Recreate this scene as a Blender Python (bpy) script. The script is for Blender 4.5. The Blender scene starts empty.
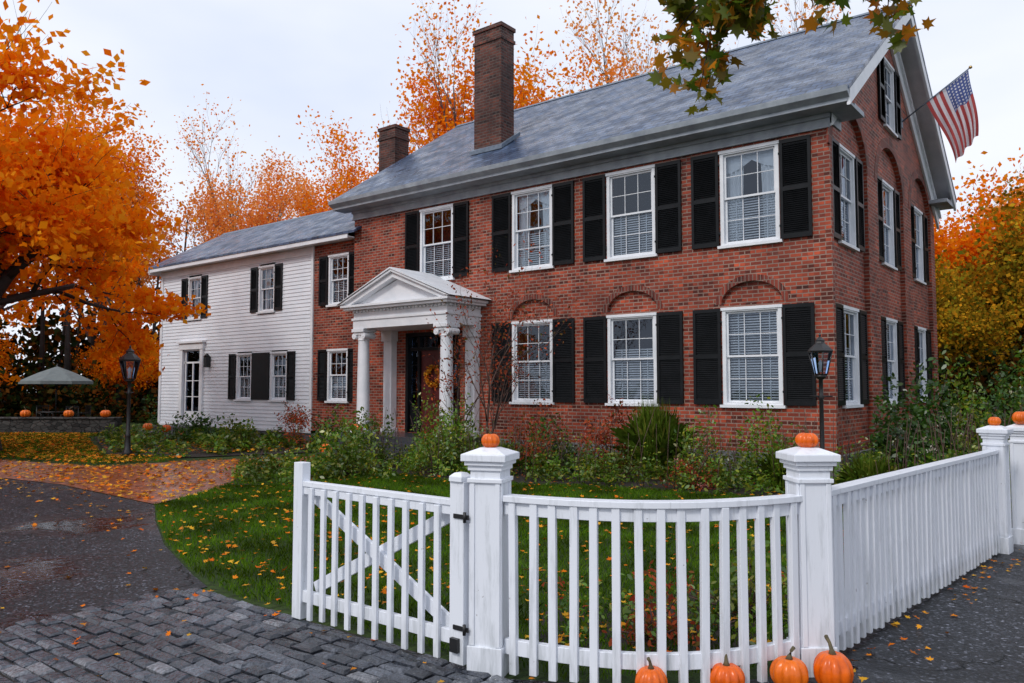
import bpy, bmesh, math, random
import numpy as np
from mathutils import Vector, Matrix
random.seed(11); rng=np.random.default_rng(11)
scene=bpy.context.scene
COL=scene.collection

# ------------------------------------------------------------------ node helpers
def new_mat(name):
    m=bpy.data.materials.new(name); m.use_nodes=True
    nt=m.node_tree; nt.nodes.clear()
    out=nt.nodes.new('ShaderNodeOutputMaterial')
    return m,nt,out
def N(nt,t,**kw):
    n=nt.nodes.new(t)
    for k,v in kw.items(): setattr(n,k,v)
    return n
def setin(nt,n,key,val):
    if isinstance(val,bpy.types.NodeSocket): nt.links.new(val,n.inputs[key])
    else: n.inputs[key].default_value=val
def math_n(nt,op,a,b=0.0,c=None):
    n=N(nt,'ShaderNodeMath',operation=op); setin(nt,n,0,a); setin(nt,n,1,b)
    if c is not None: setin(nt,n,2,c)
    return n.outputs[0]
def c4(c): return (c[0],c[1],c[2],1.0)
def mixc(nt,fac,a,b,mode='MIX'):
    n=N(nt,'ShaderNodeMix',data_type='RGBA',blend_type=mode)
    setin(nt,n,0,fac)
    setin(nt,n,6,c4(a) if isinstance(a,(tuple,list)) else a)
    setin(nt,n,7,c4(b) if isinstance(b,(tuple,list)) else b)
    return n.outputs[2]
def noise_n(nt,scale,detail=3,rough=.55,vec=None,dist=0):
    n=N(nt,'ShaderNodeTexNoise'); n.inputs['Scale'].default_value=scale
    n.inputs['Detail'].default_value=detail; n.inputs['Roughness'].default_value=rough
    n.inputs['Distortion'].default_value=dist
    if vec is None:
        g=N(nt,'ShaderNodeNewGeometry'); vec=g.outputs['Position']
    nt.links.new(vec,n.inputs['Vector'])
    return n.outputs['Fac']
def ramp(nt,fac,stops,interp='LINEAR'):
    r=N(nt,'ShaderNodeValToRGB'); r.color_ramp.interpolation=interp
    el=r.color_ramp.elements
    while len(el)<len(stops): el.new(.5)
    for e,(p,c) in zip(el,stops):
        e.position=p; e.color=c4(c) if isinstance(c,(tuple,list)) else (c,c,c,1)
    setin(nt,r,0,fac); return r.outputs[0]
def bump(nt,h,strength=.3,dist=.01):
    b=N(nt,'ShaderNodeBump'); b.inputs['Strength'].default_value=strength; b.inputs['Distance'].default_value=dist
    nt.links.new(h,b.inputs['Height']); return b.outputs[0]
def pbsdf(nt,out,color,rough=.6,normal=None,spec=.5,metal=0):
    p=N(nt,'ShaderNodeBsdfPrincipled')
    setin(nt,p,'Base Color',c4(color) if isinstance(color,(tuple,list)) else color)
    setin(nt,p,'Roughness',rough)
    p.inputs['Specular IOR Level'].default_value=spec; p.inputs['Metallic'].default_value=metal
    if normal is not None: nt.links.new(normal,p.inputs['Normal'])
    nt.links.new(p.outputs[0],out.inputs[0]); return p

def m_simple(name,a,b=None,rough=.6,scale=6,bs=.15,bscale=60,spec=.5,metal=0):
    m,nt,out=new_mat(name)
    if b is None: b=tuple(x*.75 for x in a)
    f=ramp(nt,noise_n(nt,scale,4,.6),[(.3,(0,0,0)),(.7,(1,1,1))])
    c=mixc(nt,f,a,b)
    nrm=bump(nt,noise_n(nt,bscale,1),bs,.004) if bs>.12 else None
    pbsdf(nt,out,c,rough,nrm,spec,metal)
    return m

def m_brick(name,c1,c2,mortar,bw=.215,bh=.075,ms=.011,dark=.6,var=1.0):
    m,nt,out=new_mat(name)
    g=N(nt,'ShaderNodeNewGeometry')
    sp=N(nt,'ShaderNodeSeparateXYZ'); nt.links.new(g.outputs['Position'],sp.inputs[0])
    sn=N(nt,'ShaderNodeSeparateXYZ'); nt.links.new(g.outputs['True Normal'],sn.inputs[0])
    isx=math_n(nt,'GREATER_THAN',math_n(nt,'ABSOLUTE',sn.outputs[0]),.6)
    u=math_n(nt,'ADD',math_n(nt,'MULTIPLY',sp.outputs[1],isx),math_n(nt,'MULTIPLY',sp.outputs[0],math_n(nt,'SUBTRACT',1.0,isx)))
    cv=N(nt,'ShaderNodeCombineXYZ'); nt.links.new(u,cv.inputs[0]); nt.links.new(sp.outputs[2],cv.inputs[1])
    br=N(nt,'ShaderNodeTexBrick'); nt.links.new(cv.outputs[0],br.inputs['Vector'])
    br.inputs['Scale'].default_value=1; br.inputs['Brick Width'].default_value=bw; br.inputs['Row Height'].default_value=bh
    br.inputs['Mortar Size'].default_value=ms; br.inputs['Mortar Smooth'].default_value=.2
    br.inputs['Color1'].default_value=c4(c1); br.inputs['Color2'].default_value=c4(c2); br.inputs['Mortar'].default_value=c4(mortar)
    nz=ramp(nt,noise_n(nt,.9,4,.65),[(.32,(dark,dark*.95,dark*.95)),(.62,(1.12,1.1,1.05))])
    col=mixc(nt,1.0,br.outputs['Color'],nz,'MULTIPLY')
    row=math_n(nt,'FLOOR',math_n(nt,'DIVIDE',sp.outputs[2],bh))
    off=math_n(nt,'MULTIPLY',math_n(nt,'MODULO',row,2.0),.5)
    colm=math_n(nt,'FLOOR',math_n(nt,'ADD',math_n(nt,'DIVIDE',u,bw),off))
    cb=N(nt,'ShaderNodeCombineXYZ'); nt.links.new(colm,cb.inputs[0]); nt.links.new(row,cb.inputs[1])
    wn=N(nt,'ShaderNodeTexWhiteNoise'); nt.links.new(cb.outputs[0],wn.inputs['Vector'])
    w=ramp(nt,wn.outputs['Value'],[(0,(.28,.28,.32)),(.18,(.6,.55,.55)),(.3,(1,1,1)),(.85,(1.05,1.05,1.05)),(1,(1.7,1.6,1.4))])
    msk=math_n(nt,'MULTIPLY',math_n(nt,'SUBTRACT',1.0,br.outputs['Fac']),var)
    col=mixc(nt,msk,col,mixc(nt,1,col,w,'MULTIPLY'))
    eff=ramp(nt,noise_n(nt,2.3,5,.7),[(.60,(0,0,0)),(.82,(.28,.28,.28))])
    col=mixc(nt,eff,col,(.34,.24,.21))
    h=math_n(nt,'ADD',math_n(nt,'MULTIPLY',br.outputs['Fac'],-1.0),math_n(nt,'MULTIPLY',wn.outputs['Value'],.35))
    pbsdf(nt,out,col,.65,bump(nt,h,.6,.012),.3)
    return m

def m_leaf(name,cols,trans=.4,clump=.9,lo=.6,gloss=0):
    m,nt,out=new_mat(name)
    g=N(nt,'ShaderNodeNewGeometry')
    st=[(i/(len(cols)-1),c) for i,c in enumerate(cols)]
    c=ramp(nt,g.outputs['Random Per Island'],st)
    nz=ramp(nt,noise_n(nt,clump,1,.5),[(.35,(lo,lo*.9,lo*.9)),(.62,(1.0,1.0,1.0))])
    c=mixc(nt,1.0,c,nz,'MULTIPLY')
    d=N(nt,'ShaderNodeBsdfDiffuse'); nt.links.new(c,d.inputs[0]); last=d
    if trans>0:
        t=N(nt,'ShaderNodeBsdfTranslucent'); nt.links.new(c,t.inputs[0])
        mx=N(nt,'ShaderNodeMixShader'); mx.inputs[0].default_value=trans
        nt.links.new(d.outputs[0],mx.inputs[1]); nt.links.new(t.outputs[0],mx.inputs[2]); last=mx
    if gloss:
        gb=N(nt,'ShaderNodeBsdfGlossy'); gb.inputs['Roughness'].default_value=.35; m2=N(nt,'ShaderNodeMixShader'); m2.inputs[0].default_value=gloss
        nt.links.new(last.outputs[0],m2.inputs[1]); nt.links.new(gb.outputs[0],m2.inputs[2]); last=m2
    nt.links.new(last.outputs[0],out.inputs[0])
    return m

# ------------------------------------------------------------------ materials
M={}
M['brick']=m_brick('red_brick',(.36,.062,.028),(.19,.032,.018),(.29,.20,.165))
M['brickdark']=m_brick('arch_brick',(.24,.045,.027),(.13,.026,.019),(.22,.15,.125),bw=.075,bh=.23,ms=.01)
M['brickchim']=m_brick('sooty_brick',(.15,.042,.027),(.075,.024,.019),(.12,.095,.085),dark=.4)
M['trim']=m_simple('white_trim_paint',(.80,.81,.84),(.66,.69,.73),.45,3,.1)
M['siding']=m_simple('white_clapboard_paint',(.78,.81,.86),(.68,.72,.78),.5,2,.1)
M['cornice']=m_simple('grey_cornice_paint',(.36,.40,.44),(.21,.24,.28),.5,3,.1)
M['shutter']=m_simple('black_shutter_paint',(.005,.006,.007),(.010,.011,.013),.38,5,.1,spec=.2)
M['blackmetal']=m_simple('black_iron',(.008,.008,.009),(.014,.014,.015),.4,8,.1)
M['blind']=m_simple('blind_slats',(.86,.86,.84),(.78,.78,.76),.6,4,.05)
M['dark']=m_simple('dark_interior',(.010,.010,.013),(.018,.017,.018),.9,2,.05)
M['door']=m_simple('dark_red_door_paint',(.085,.010,.008),(.05,.006,.006),.4,4,.1)
M['granite']=m_simple('granite',(.18,.18,.19),(.09,.09,.10),.6,25,.4,80)
M['bluestone']=m_simple('bluestone_steps',(.05,.055,.065),(.03,.033,.04),.3,6,.3,50)
M['lead']=m_simple('lead_flashing',(.17,.21,.27),(.10,.13,.17),.5,8,.1,metal=.3)
M['bark']=m_simple('tree_bark',(.030,.024,.022),(.013,.010,.010),.7,9,.6,30)
M['barkgrey']=m_simple('grey_bark',(.14,.115,.105),(.075,.062,.06),.85,9,.1,30)
M['canvas']=m_simple('umbrella_canvas',(.17,.20,.20),(.12,.145,.15),.8,5,.1)
M['mulch']=m_simple('mulch',(.030,.019,.014),(.010,.008,.006),.9,14,1.0,40)
M['stem']=m_simple('plant_stem',(.10,.05,.035),(.055,.03,.025),.8,5,.1)
M['brass']=m_simple('brass',(.5,.35,.12),(.4,.25,.1),.3,5,.1,metal=.9)

m,nt,out=new_mat('window_glass')
fr=N(nt,'ShaderNodeFresnel'); fr.inputs[0].default_value=1.5
tr=N(nt,'ShaderNodeBsdfTransparent'); tr.inputs[0].default_value=(.80,.87,.95,1)
gl=N(nt,'ShaderNodeBsdfGlossy'); gl.inputs['Roughness'].default_value=.02; gl.inputs[0].default_value=(.75,.85,1,1)
nt.links.new(bump(nt,noise_n(nt,3,1),.15,.02),gl.inputs['Normal'])
mx=N(nt,'ShaderNodeMixShader'); nt.links.new(math_n(nt,'ADD',fr.outputs[0],.03),mx.inputs[0])
nt.links.new(tr.outputs[0],mx.inputs[1]); nt.links.new(gl.outputs[0],mx.inputs[2]); nt.links.new(mx.outputs[0],out.inputs[0])
M['glass']=m

# slate (wet)
m,nt,out=new_mat('slate_roof')
g=N(nt,'ShaderNodeNewGeometry'); br=N(nt,'ShaderNodeTexBrick'); nt.links.new(g.outputs['Position'],br.inputs['Vector'])
br.inputs['Scale'].default_value=1; br.inputs['Brick Width'].default_value=.27; br.inputs['Row Height'].default_value=.165; br.inputs['Mortar Size'].default_value=.011
br.inputs['Color1'].default_value=(.022,.042,.088,1); br.inputs['Color2'].default_value=(.070,.108,.19,1); br.inputs['Mortar'].default_value=(.006,.009,.018,1)
nz=ramp(nt,noise_n(nt,1.6,5,.75),[(.3,(.45,.48,.54)),(.7,(1.6,1.55,1.5))])
c=mixc(nt,1,br.outputs['Color'],nz,'MULTIPLY')
sp=N(nt,'ShaderNodeSeparateXYZ'); nt.links.new(g.outputs['Position'],sp.inputs[0])
saw=math_n(nt,'FRACT',math_n(nt,'DIVIDE',sp.outputs[1],.165))
h=math_n(nt,'SUBTRACT',math_n(nt,'MULTIPLY',noise_n(nt,9,2),1.1),math_n(nt,'MULTIPLY',br.outputs['Fac'],.7))
h=math_n(nt,'SUBTRACT',h,saw)
pbsdf(nt,out,c,ramp(nt,noise_n(nt,2.2,3),[(.38,.24),(.62,.5)]),bump(nt,h,.85,.018),.42); M['slate']=m

# fence paint
m,nt,out=new_mat('weathered_fence_paint')
g=N(nt,'ShaderNodeNewGeometry'); sp=N(nt,'ShaderNodeSeparateXYZ'); nt.links.new(g.outputs['Position'],sp.inputs[0])
mp=N(nt,'ShaderNodeMapping'); mp.inputs['Scale'].default_value=(11,11,1.3); nt.links.new(g.outputs['Position'],mp.inputs[0])
n1=noise_n(nt,1.6,5,.7,mp.outputs[0])
low=math_n(nt,'MULTIPLY',math_n(nt,'SUBTRACT',.35,sp.outputs[2]),.6)
f=ramp(nt,math_n(nt,'ADD',n1,math_n(nt,'MAXIMUM',low,0.0)),[(.54,(0,0,0)),(.85,(1,1,1))])
c=mixc(nt,math_n(nt,'MULTIPLY',f,.55),(.78,.81,.87),(.17,.20,.20))
chips=ramp(nt,noise_n(nt,19,3,.65),[(.71,(0,0,0)),(.75,(1,1,1))])
c=mixc(nt,math_n(nt,'MULTIPLY',chips,.5),c,(.2,.18,.17))
pbsdf(nt,out,c,.34,bump(nt,math_n(nt,'SUBTRACT',n1,math_n(nt,'MULTIPLY',chips,.6)),.4,.004),.45); M['fence']=m

# ground
m,nt,out=new_mat('ground_grass_soil')
n1=noise_n(nt,.6,4,.65); n2=noise_n(nt,14,3,.7)
c=mixc(nt,ramp(nt,n1,[(.35,(0,0,0)),(.65,(1,1,1))]),(.030,.055,.012),(.05,.085,.016))
c=mixc(nt,ramp(nt,n2,[(.35,(0,0,0)),(.7,(1,1,1))]),c,(.014,.022,.008))
pbsdf(nt,out,c,.9,bump(nt,n2,.8,.03),.2); M['ground']=m

# asphalt (rain-wet)
m,nt,out=new_mat('wet_asphalt')
g=N(nt,'ShaderNodeNewGeometry')
v=N(nt,'ShaderNodeTexVoronoi'); v.inputs['Scale'].default_value=62; nt.links.new(g.outputs['Position'],v.inputs['Vector'])
sep=N(nt,'ShaderNodeSeparateColor'); nt.links.new(v.outputs['Color'],sep.inputs[0])
c=ramp(nt,sep.outputs[0],[(0,(.002,.0025,.0035)),(.6,(.008,.009,.012)),(.85,(.024,.027,.034)),(.96,(.07,.075,.09)),(1,(.18,.19,.22))])
big=noise_n(nt,.8,4,.65)
c=mixc(nt,1,c,ramp(nt,big,[(.3,(.5,.5,.55)),(.7,(1.6,1.6,1.65))]),'MULTIPLY')
cr=N(nt,'ShaderNodeTexVoronoi',feature='DISTANCE_TO_EDGE'); cr.inputs['Scale'].default_value=.42
wob=N(nt,'ShaderNodeVectorMath',operation='ADD'); nzc=N(nt,'ShaderNodeTexNoise'); nzc.inputs['Scale'].default_value=1.7; nzc.inputs['Detail'].default_value=5
nt.links.new(g.outputs['Position'],nzc.inputs['Vector']); nt.links.new(g.outputs['Position'],wob.inputs[0]); nt.links.new(nzc.outputs['Color'],wob.inputs[1]); nt.links.new(wob.outputs[0],cr.inputs['Vector'])
crk=ramp(nt,cr.outputs['Distance'],[(.0,(1,1,1)),(.007,(0,0,0))])
c=mixc(nt,math_n(nt,'MULTIPLY',crk,.85),c,(.002,.002,.002))
wetn=noise_n(nt,.55,4,.6)
ro=ramp(nt,wetn,[(.52,.50),(.62,.10)])
flat=ramp(nt,wetn,[(.52,(1,1,1)),(.62,(.12,.12,.12))])
h=math_n(nt,'MULTIPLY',math_n(nt,'SUBTRACT',math_n(nt,'ADD',math_n(nt,'MULTIPLY',sep.outputs[1],.8),noise_n(nt,14,3,.7)),math_n(nt,'MULTIPLY',crk,2.0)),flat)
pbsdf(nt,out,c,ro,bump(nt,h,.9,.014),.30); M['asphalt']=m

# cobble (rain-wet)
m,nt,out=new_mat('granite_cobble')
g=N(nt,'ShaderNodeNewGeometry')
c=ramp(nt,g.outputs['Random Per Island'],[(0,(.020,.024,.032)),(.5,(.042,.048,.062)),(.9,(.08,.09,.11)),(1,(.14,.145,.16))])
c=mixc(nt,1,c,ramp(nt,noise_n(nt,50,3,.7),[(.3,(.4,.4,.4)),(.7,(1.7,1.7,1.7))]),'MULTIPLY')
c=mixc(nt,1,c,ramp(nt,noise_n(nt,1.3,2,.6),[(.35,(.55,.55,.57)),(.65,(1.2,1.2,1.2))]),'MULTIPLY')
pbsdf(nt,out,c,ramp(nt,noise_n(nt,2.0,3),[(.38,.10),(.62,.30)]),bump(nt,noise_n(nt,26,3),.8,.016),.55); M['cobble']=m

# brick path
m,nt,out=new_mat('brick_paving')
g=N(nt,'ShaderNodeNewGeometry'); br=N(nt,'ShaderNodeTexBrick'); nt.links.new(g.outputs['Position'],br.inputs['Vector'])
br.inputs['Scale'].default_value=1; br.inputs['Brick Width'].default_value=.2; br.inputs['Row Height'].default_value=.1; br.inputs['Mortar Size'].default_value=.008
br.inputs['Color1'].default_value=(.40,.12,.055,1); br.inputs['Color2'].default_value=(.20,.06,.035,1); br.inputs['Mortar'].default_value=(.05,.035,.03,1)
c=mixc(nt,1,br.outputs['Color'],ramp(nt,noise_n(nt,1.8,4,.7),[(.3,(.5,.5,.5)),(.7,(1.3,1.25,1.2))]),'MULTIPLY')
pbsdf(nt,out,c,.28,bump(nt,math_n(nt,'MULTIPLY',br.outputs['Fac'],-1.0),.6,.01),.35); M['paving']=m

# stone wall
m,nt,out=new_mat('fieldstone')
v=N(nt,'ShaderNodeTexVoronoi'); v.inputs['Scale'].default_value=4.2
v2=N(nt,'ShaderNodeTexVoronoi',feature='DISTANCE_TO_EDGE'); v2.inputs['Scale'].default_value=4.2
mp=N(nt,'ShaderNodeMapping'); mp.inputs['Scale'].default_value=(1,1,1.9); g=N(nt,'ShaderNodeNewGeometry'); nt.links.new(g.outputs['Position'],mp.inputs[0])
nt.links.new(mp.outputs[0],v.inputs['Vector']); nt.links.new(mp.outputs[0],v2.inputs['Vector'])
sep=N(nt,'ShaderNodeSeparateColor'); nt.links.new(v.outputs['Color'],sep.inputs[0])
c=ramp(nt,sep.outputs[0],[(0,(.02,.02,.02)),(1,(.08,.078,.075))])
e=ramp(nt,v2.outputs['Distance'],[(0,(0,0,0)),(.06,(1,1,1))]); c=mixc(nt,e,(.010,.009,.009),c)
pbsdf(nt,out,c,.8,bump(nt,e,.8,.05),.3); M['fieldstone']=m

# pumpkin
m,nt,out=new_mat('pumpkin_skin')
oi=N(nt,'ShaderNodeObjectInfo')
c=mixc(nt,oi.outputs['Random'],(.80,.13,.005),(.86,.19,.010))
c=mixc(nt,1,c,ramp(nt,noise_n(nt,18,4,.6),[(.3,(.7,.6,.6)),(.7,(1.05,1.05,1.05))]),'MULTIPLY')
pbsdf(nt,out,c,.26,bump(nt,noise_n(nt,50,2),.2,.003),.4); M['pumpkin']=m
M['pstem']=m_simple('pumpkin_stem',(.14,.11,.05),(.06,.05,.03),.8,20,.5)

# foliage
OR=[(.93,.24,.004),(.94,.34,.008),(.90,.19,.004),(.94,.42,.02),(.84,.16,.005)]
M['lf_orange']=m_leaf('orange_maple_leaves',OR,.5,.9,.92)
M['lf_amber']=m_leaf('amber_leaves',[(.90,.30,.04),(.93,.44,.10),(.82,.24,.03),(.93,.52,.18)],.5,.5,.92)
M['lf_yellowgreen']=m_leaf('yellow_green_leaves',[(.12,.15,.015),(.66,.36,.02),(.18,.20,.015),(.85,.36,.02),(.07,.10,.012)],.35,.5,.5)
M['lf_dark']=m_leaf('dark_forest_leaves',[(.010,.018,.008),(.022,.036,.010),(.16,.05,.008),(.014,.022,.008),(.04,.05,.010)],0,.35)
M['lf_green']=m_leaf('green_shrub_leaves',[(.022,.065,.008),(.05,.14,.012),(.035,.10,.010),(.11,.22,.02)],.35,1.5,.5,.05)
M['lf_lime']=m_leaf('perennial_leaves',[(.05,.13,.010),(.15,.30,.018),(.08,.19,.012),(.36,.36,.025),(.11,.25,.015)],.35,1.5,.45,.05)
M['lf_grass']=m_leaf('ornamental_grass_leaves',[(.08,.17,.015),(.17,.27,.03),(.12,.21,.02),(.30,.32,.05)],.35,9,.6)
M['lf_red']=m_leaf('red_shrub_leaves',[(.38,.05,.025),(.58,.13,.05),(.24,.05,.03),(.14,.14,.03)],.35,1.5)
M['lf_near']=m_leaf('overhanging_maple_leaves',[(.06,.12,.010),(.12,.20,.015),(.24,.24,.015),(.08,.14,.010),(.78,.26,.015),(.10,.16,.015)],.6,2.2,.7,.03)
M['lf_fallen']=m_leaf('fallen_leaf_colours',[(.80,.24,.015),(.66,.13,.015),(.85,.38,.03),(.40,.13,.03),(.85,.48,.04),(.20,.08,.03)],.1,1.0,.75)
M['grass']=m_leaf('grass_blades',[(.04,.11,.008),(.10,.22,.013),(.16,.28,.018),(.07,.16,.010)],.3,1.2,.40)
M['flower']=m_leaf('white_flower_heads',[(.6,.6,.48),(.78,.76,.68),(.6,.5,.3)],.3)
M['flowerpink']=m_leaf('pink_flower_heads',[(.6,.2,.22),(.7,.35,.3),(.5,.12,.14)],.3)

# ------------------------------------------------------------------ mesh builder
class MB:
    def __init__(s): s.v=[]; s.f=[]; s.m=[]; s.s=[]
    def add(s,vs,fs,mat=0,smooth=False,T=None):
        o=len(s.v)
        for v in vs:
            v=Vector(v)
            if T is not None: v=T@v
            s.v.append(v[:])
        for f in fs: s.f.append([i+o for i in f]); s.m.append(mat); s.s.append(smooth)
    def box(s,x0,x1,y0,y1,z0,z1,mat=0,T=None):
        vs=[(x0,y0,z0),(x1,y0,z0),(x1,y1,z0),(x0,y1,z0),(x0,y0,z1),(x1,y0,z1),(x1,y1,z1),(x0,y1,z1)]
        s.add(vs,[(0,3,2,1),(4,5,6,7),(0,1,5,4),(1,2,6,5),(2,3,7,6),(3,0,4,7)],mat,False,T)
    def prism(s,poly,axis,c0,c1,mat=0,T=None):
        n=len(poly)
        if axis=='x': vs=[(c0,a,b) for a,b in poly]+[(c1,a,b) for a,b in poly]
        elif axis=='y': vs=[(a,c0,b) for a,b in poly]+[(a,c1,b) for a,b in poly]
        else: vs=[(a,b,c0) for a,b in poly]+[(a,b,c1) for a,b in poly]
        fs=[tuple(range(n))[::-1],tuple(range(n,2*n))]+[(i,(i+1)%n,n+(i+1)%n,n+i) for i in range(n)]
        s.add(vs,fs,mat,False,T)
    def lathe(s,prof,n=16,mat=0,T=None,smooth=True,rot=0):
        vs=[];fs=[]
        for r,z in prof:
            for k in range(n):
                a=2*math.pi*k/n+rot; vs.append((r*math.cos(a),r*math.sin(a),z))
        for j in range(len(prof)-1):
            for k in range(n):
                fs.append((j*n+k,j*n+(k+1)%n,(j+1)*n+(k+1)%n,(j+1)*n+k))
        fs.append(tuple(range(n))[::-1]); fs.append(tuple(range((len(prof)-1)*n,len(prof)*n)))
        s.add(vs,fs,mat,smooth,T)
    def tube(s,pts,rads,n=6,mat=0,smooth=True):
        vs=[];fs=[]
        pts=[Vector(p) for p in pts]
        for i,p in enumerate(pts):
            d=(pts[min(i+1,len(pts)-1)]-pts[max(i-1,0)])
            if d.length<1e-6: d=Vector((0,0,1))
            d.normalize(); a=Vector((0,0,1)) if abs(d.z)<.9 else Vector((1,0,0))
            u=d.cross(a).normalized(); w=d.cross(u)
            for k in range(n):
                t=2*math.pi*k/n; vs.append((p+(u*math.cos(t)+w*math.sin(t))*rads[i])[:])
        for j in range(len(pts)-1):
            for k in range(n): fs.append((j*n+k,j*n+(k+1)%n,(j+1)*n+(k+1)%n,(j+1)*n+k))
        fs.append(tuple(range(n))[::-1]); fs.append(tuple(range((len(pts)-1)*n,len(pts)*n)))
        s.add(vs,fs,mat,smooth)
    def sweep(s,pts,w,z0,z1,mat=0):
        P=[Vector((p[0],p[1],0)) for p in pts]; vs=[];fs=[]
        for i,p in enumerate(P):
            d=(P[min(i+1,len(P)-1)]-P[max(i-1,0)]).normalized(); n=Vector((-d.y,d.x,0))
            for q,z in ((p-n*w/2,z0),(p+n*w/2,z0),(p+n*w/2,z1),(p-n*w/2,z1)): vs.append((q.x,q.y,z))
        for i in range(len(P)-1):
            for k in range(4): fs.append((i*4+k,i*4+(k+1)%4,(i+1)*4+(k+1)%4,(i+1)*4+k))
        e=(len(P)-1)*4; fs.append((3,2,1,0)); fs.append((e,e+1,e+2,e+3)); s.add(vs,fs,mat)
    def build(s,name,mats,parent=None,bevel=0,recalc=True):
        me=bpy.data.meshes.new(name); me.from_pydata(s.v,[],s.f)
        for k in mats: me.materials.append(M[k])
        me.polygons.foreach_set('material_index',s.m); me.polygons.foreach_set('use_smooth',s.s)
        if recalc:
            bm=bmesh.new(); bm.from_mesh(me); bmesh.ops.recalc_face_normals(bm,faces=bm.faces); bm.to_mesh(me); bm.free()
        me.update(); ob=bpy.data.objects.new(name,me); COL.objects.link(ob)
        if parent: ob.parent=parent
        if bevel:
            b=ob.modifiers.new('bevel','BEVEL'); b.width=bevel; b.segments=2; b.limit_method='ANGLE'
        return ob
def empty(name,loc=(0,0,0)):
    e=bpy.data.objects.new(name,None); e.empty_display_size=.2; e.location=loc; COL.objects.link(e); return e
def sheet(name,poly,z,mat,parent=None):
    me=bpy.data.meshes.new(name); me.from_pydata([(a,b,z) for a,b in poly],[],[tuple(range(len(poly)))]); me.materials.append(M[mat]); me.update()
    if me.polygons[0].normal.z<0: me.flip_normals()
    ob=bpy.data.objects.new(name,me); COL.objects.link(ob); return ob

def curve_wall(name,outer,holes,y0,depth,T,mat,parent):
    cu=bpy.data.curves.new('tmp','CURVE'); cu.dimensions='2D'; cu.fill_mode='BOTH'; cu.extrude=depth/2
    for loop in [outer]+holes:
        sp=cu.splines.new('POLY'); sp.points.add(len(loop)-1)
        for p,(a,b) in zip(sp.points,loop): p.co=(a,b,0,1)
        sp.use_cyclic_u=True
    ob=bpy.data.objects.new('tmp',cu); COL.objects.link(ob)
    dg=bpy.context.evaluated_depsgraph_get(); dg.update()
    me=bpy.data.meshes.new_from_object(ob.evaluated_get(dg)); bpy.data.objects.remove(ob)
    for v in me.vertices:
        x,y,z=v.co; v.co=T@Vector((x,y0+depth/2-z,y))
    me.materials.clear(); me.materials.append(M[mat])
    bm=bmesh.new(); bm.from_mesh(me); bmesh.ops.remove_doubles(bm,verts=bm.verts,dist=1e-5); bmesh.ops.recalc_face_normals(bm,faces=bm.faces); bm.to_mesh(me); bm.free()
    for p in me.polygons: p.use_smooth=False
    me.name=name; o=bpy.data.objects.new(name,me); COL.objects.link(o); o.parent=parent; return o
def rect(cx,w,z0,z1): return [(cx-w/2,z0),(cx+w/2,z0),(cx+w/2,z1),(cx-w/2,z1)]
def archpoly(cx,hw,z0,spring,rise,n=16):
    return [(cx-hw,z0),(cx+hw,z0)]+[(cx+hw*math.cos(math.pi*i/n),spring+rise*math.sin(math.pi*i/n)) for i in range(n+1)]
def lunette(cx,hw,z0,rise,n=14):
    return [(cx+hw*math.cos(math.pi*i/n),z0+rise*math.sin(math.pi*i/n)) for i in range(n+1)]

# ------------------------------------------------------------------ instanced leaf meshes
def rand_rot(n,flat=None):
    if flat is None:
        q=rng.normal(size=(n,4)); q/=np.linalg.norm(q,axis=1)[:,None]
    else:
        yaw=rng.uniform(0,2*np.pi,n); tilt=rng.normal(0,flat,n); ax=rng.uniform(0,2*np.pi,n)
        q1=np.stack([np.cos(yaw/2),0*yaw,0*yaw,np.sin(yaw/2)],1)
        q2=np.stack([np.cos(tilt/2),np.sin(tilt/2)*np.cos(ax),np.sin(tilt/2)*np.sin(ax),0*ax],1)
        a,b=q2,q1
        w=a[:,0]*b[:,0]-a[:,1]*b[:,1]-a[:,2]*b[:,2]-a[:,3]*b[:,3]
        x=a[:,0]*b[:,1]+a[:,1]*b[:,0]+a[:,2]*b[:,3]-a[:,3]*b[:,2]
        y=a[:,0]*b[:,2]-a[:,1]*b[:,3]+a[:,2]*b[:,0]+a[:,3]*b[:,1]
        z=a[:,0]*b[:,3]+a[:,1]*b[:,2]-a[:,2]*b[:,1]+a[:,3]*b[:,0]
        q=np.stack([w,x,y,z],1)
    w,x,y,z=q.T
    R=np.empty((n,3,3))
    R[:,0,0]=1-2*(y*y+z*z);R[:,0,1]=2*(x*y-z*w);R[:,0,2]=2*(x*z+y*w)
    R[:,1,0]=2*(x*y+z*w);R[:,1,1]=1-2*(x*x+z*z);R[:,1,2]=2*(y*z-x*w)
    R[:,2,0]=2*(x*z-y*w);R[:,2,1]=2*(y*z+x*w);R[:,2,2]=1-2*(x*x+y*y)
    return R
TD=np.array([(-.5,0,.04),(0,-.36,0),(.5,0,.06),(0,.36,0)])
TE=np.array([(-.5,0,0),(-.15,-.25,.05),(.25,-.2,.05),(.55,0,-.06),(.25,.2,.05),(-.15,.25,.05)])
mp_=[]
for a,r in [(180,.25),(150,.42),(128,.30),(105,.5),(80,.30),(60,.36),(45,.62),(22,.32),(10,.45),(0,.72),(-10,.45),(-22,.32),(-45,.62),(-60,.36),(-80,.30),(-105,.5),(-128,.30),(-150,.42)]:
    mp_.append((r*math.cos(math.radians(a)),r*math.sin(math.radians(a)),.22*r*r*(1 if a%2 else -1)))
TM=np.array(mp_)
def leaf_mesh(name,P,size,tmpl,mat,flat=None,parent=None,link=True):
    P=np.asarray(P,float); n=len(P); size=np.broadcast_to(size,(n,))
    R=rand_rot(n,flat); k=len(tmpl)
    V=np.einsum('nij,kj->nki',R,tmpl)*size[:,None,None]+P[:,None,:]
    return raw_mesh(name,V.reshape(-1,3),k,mat,parent,link)
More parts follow.
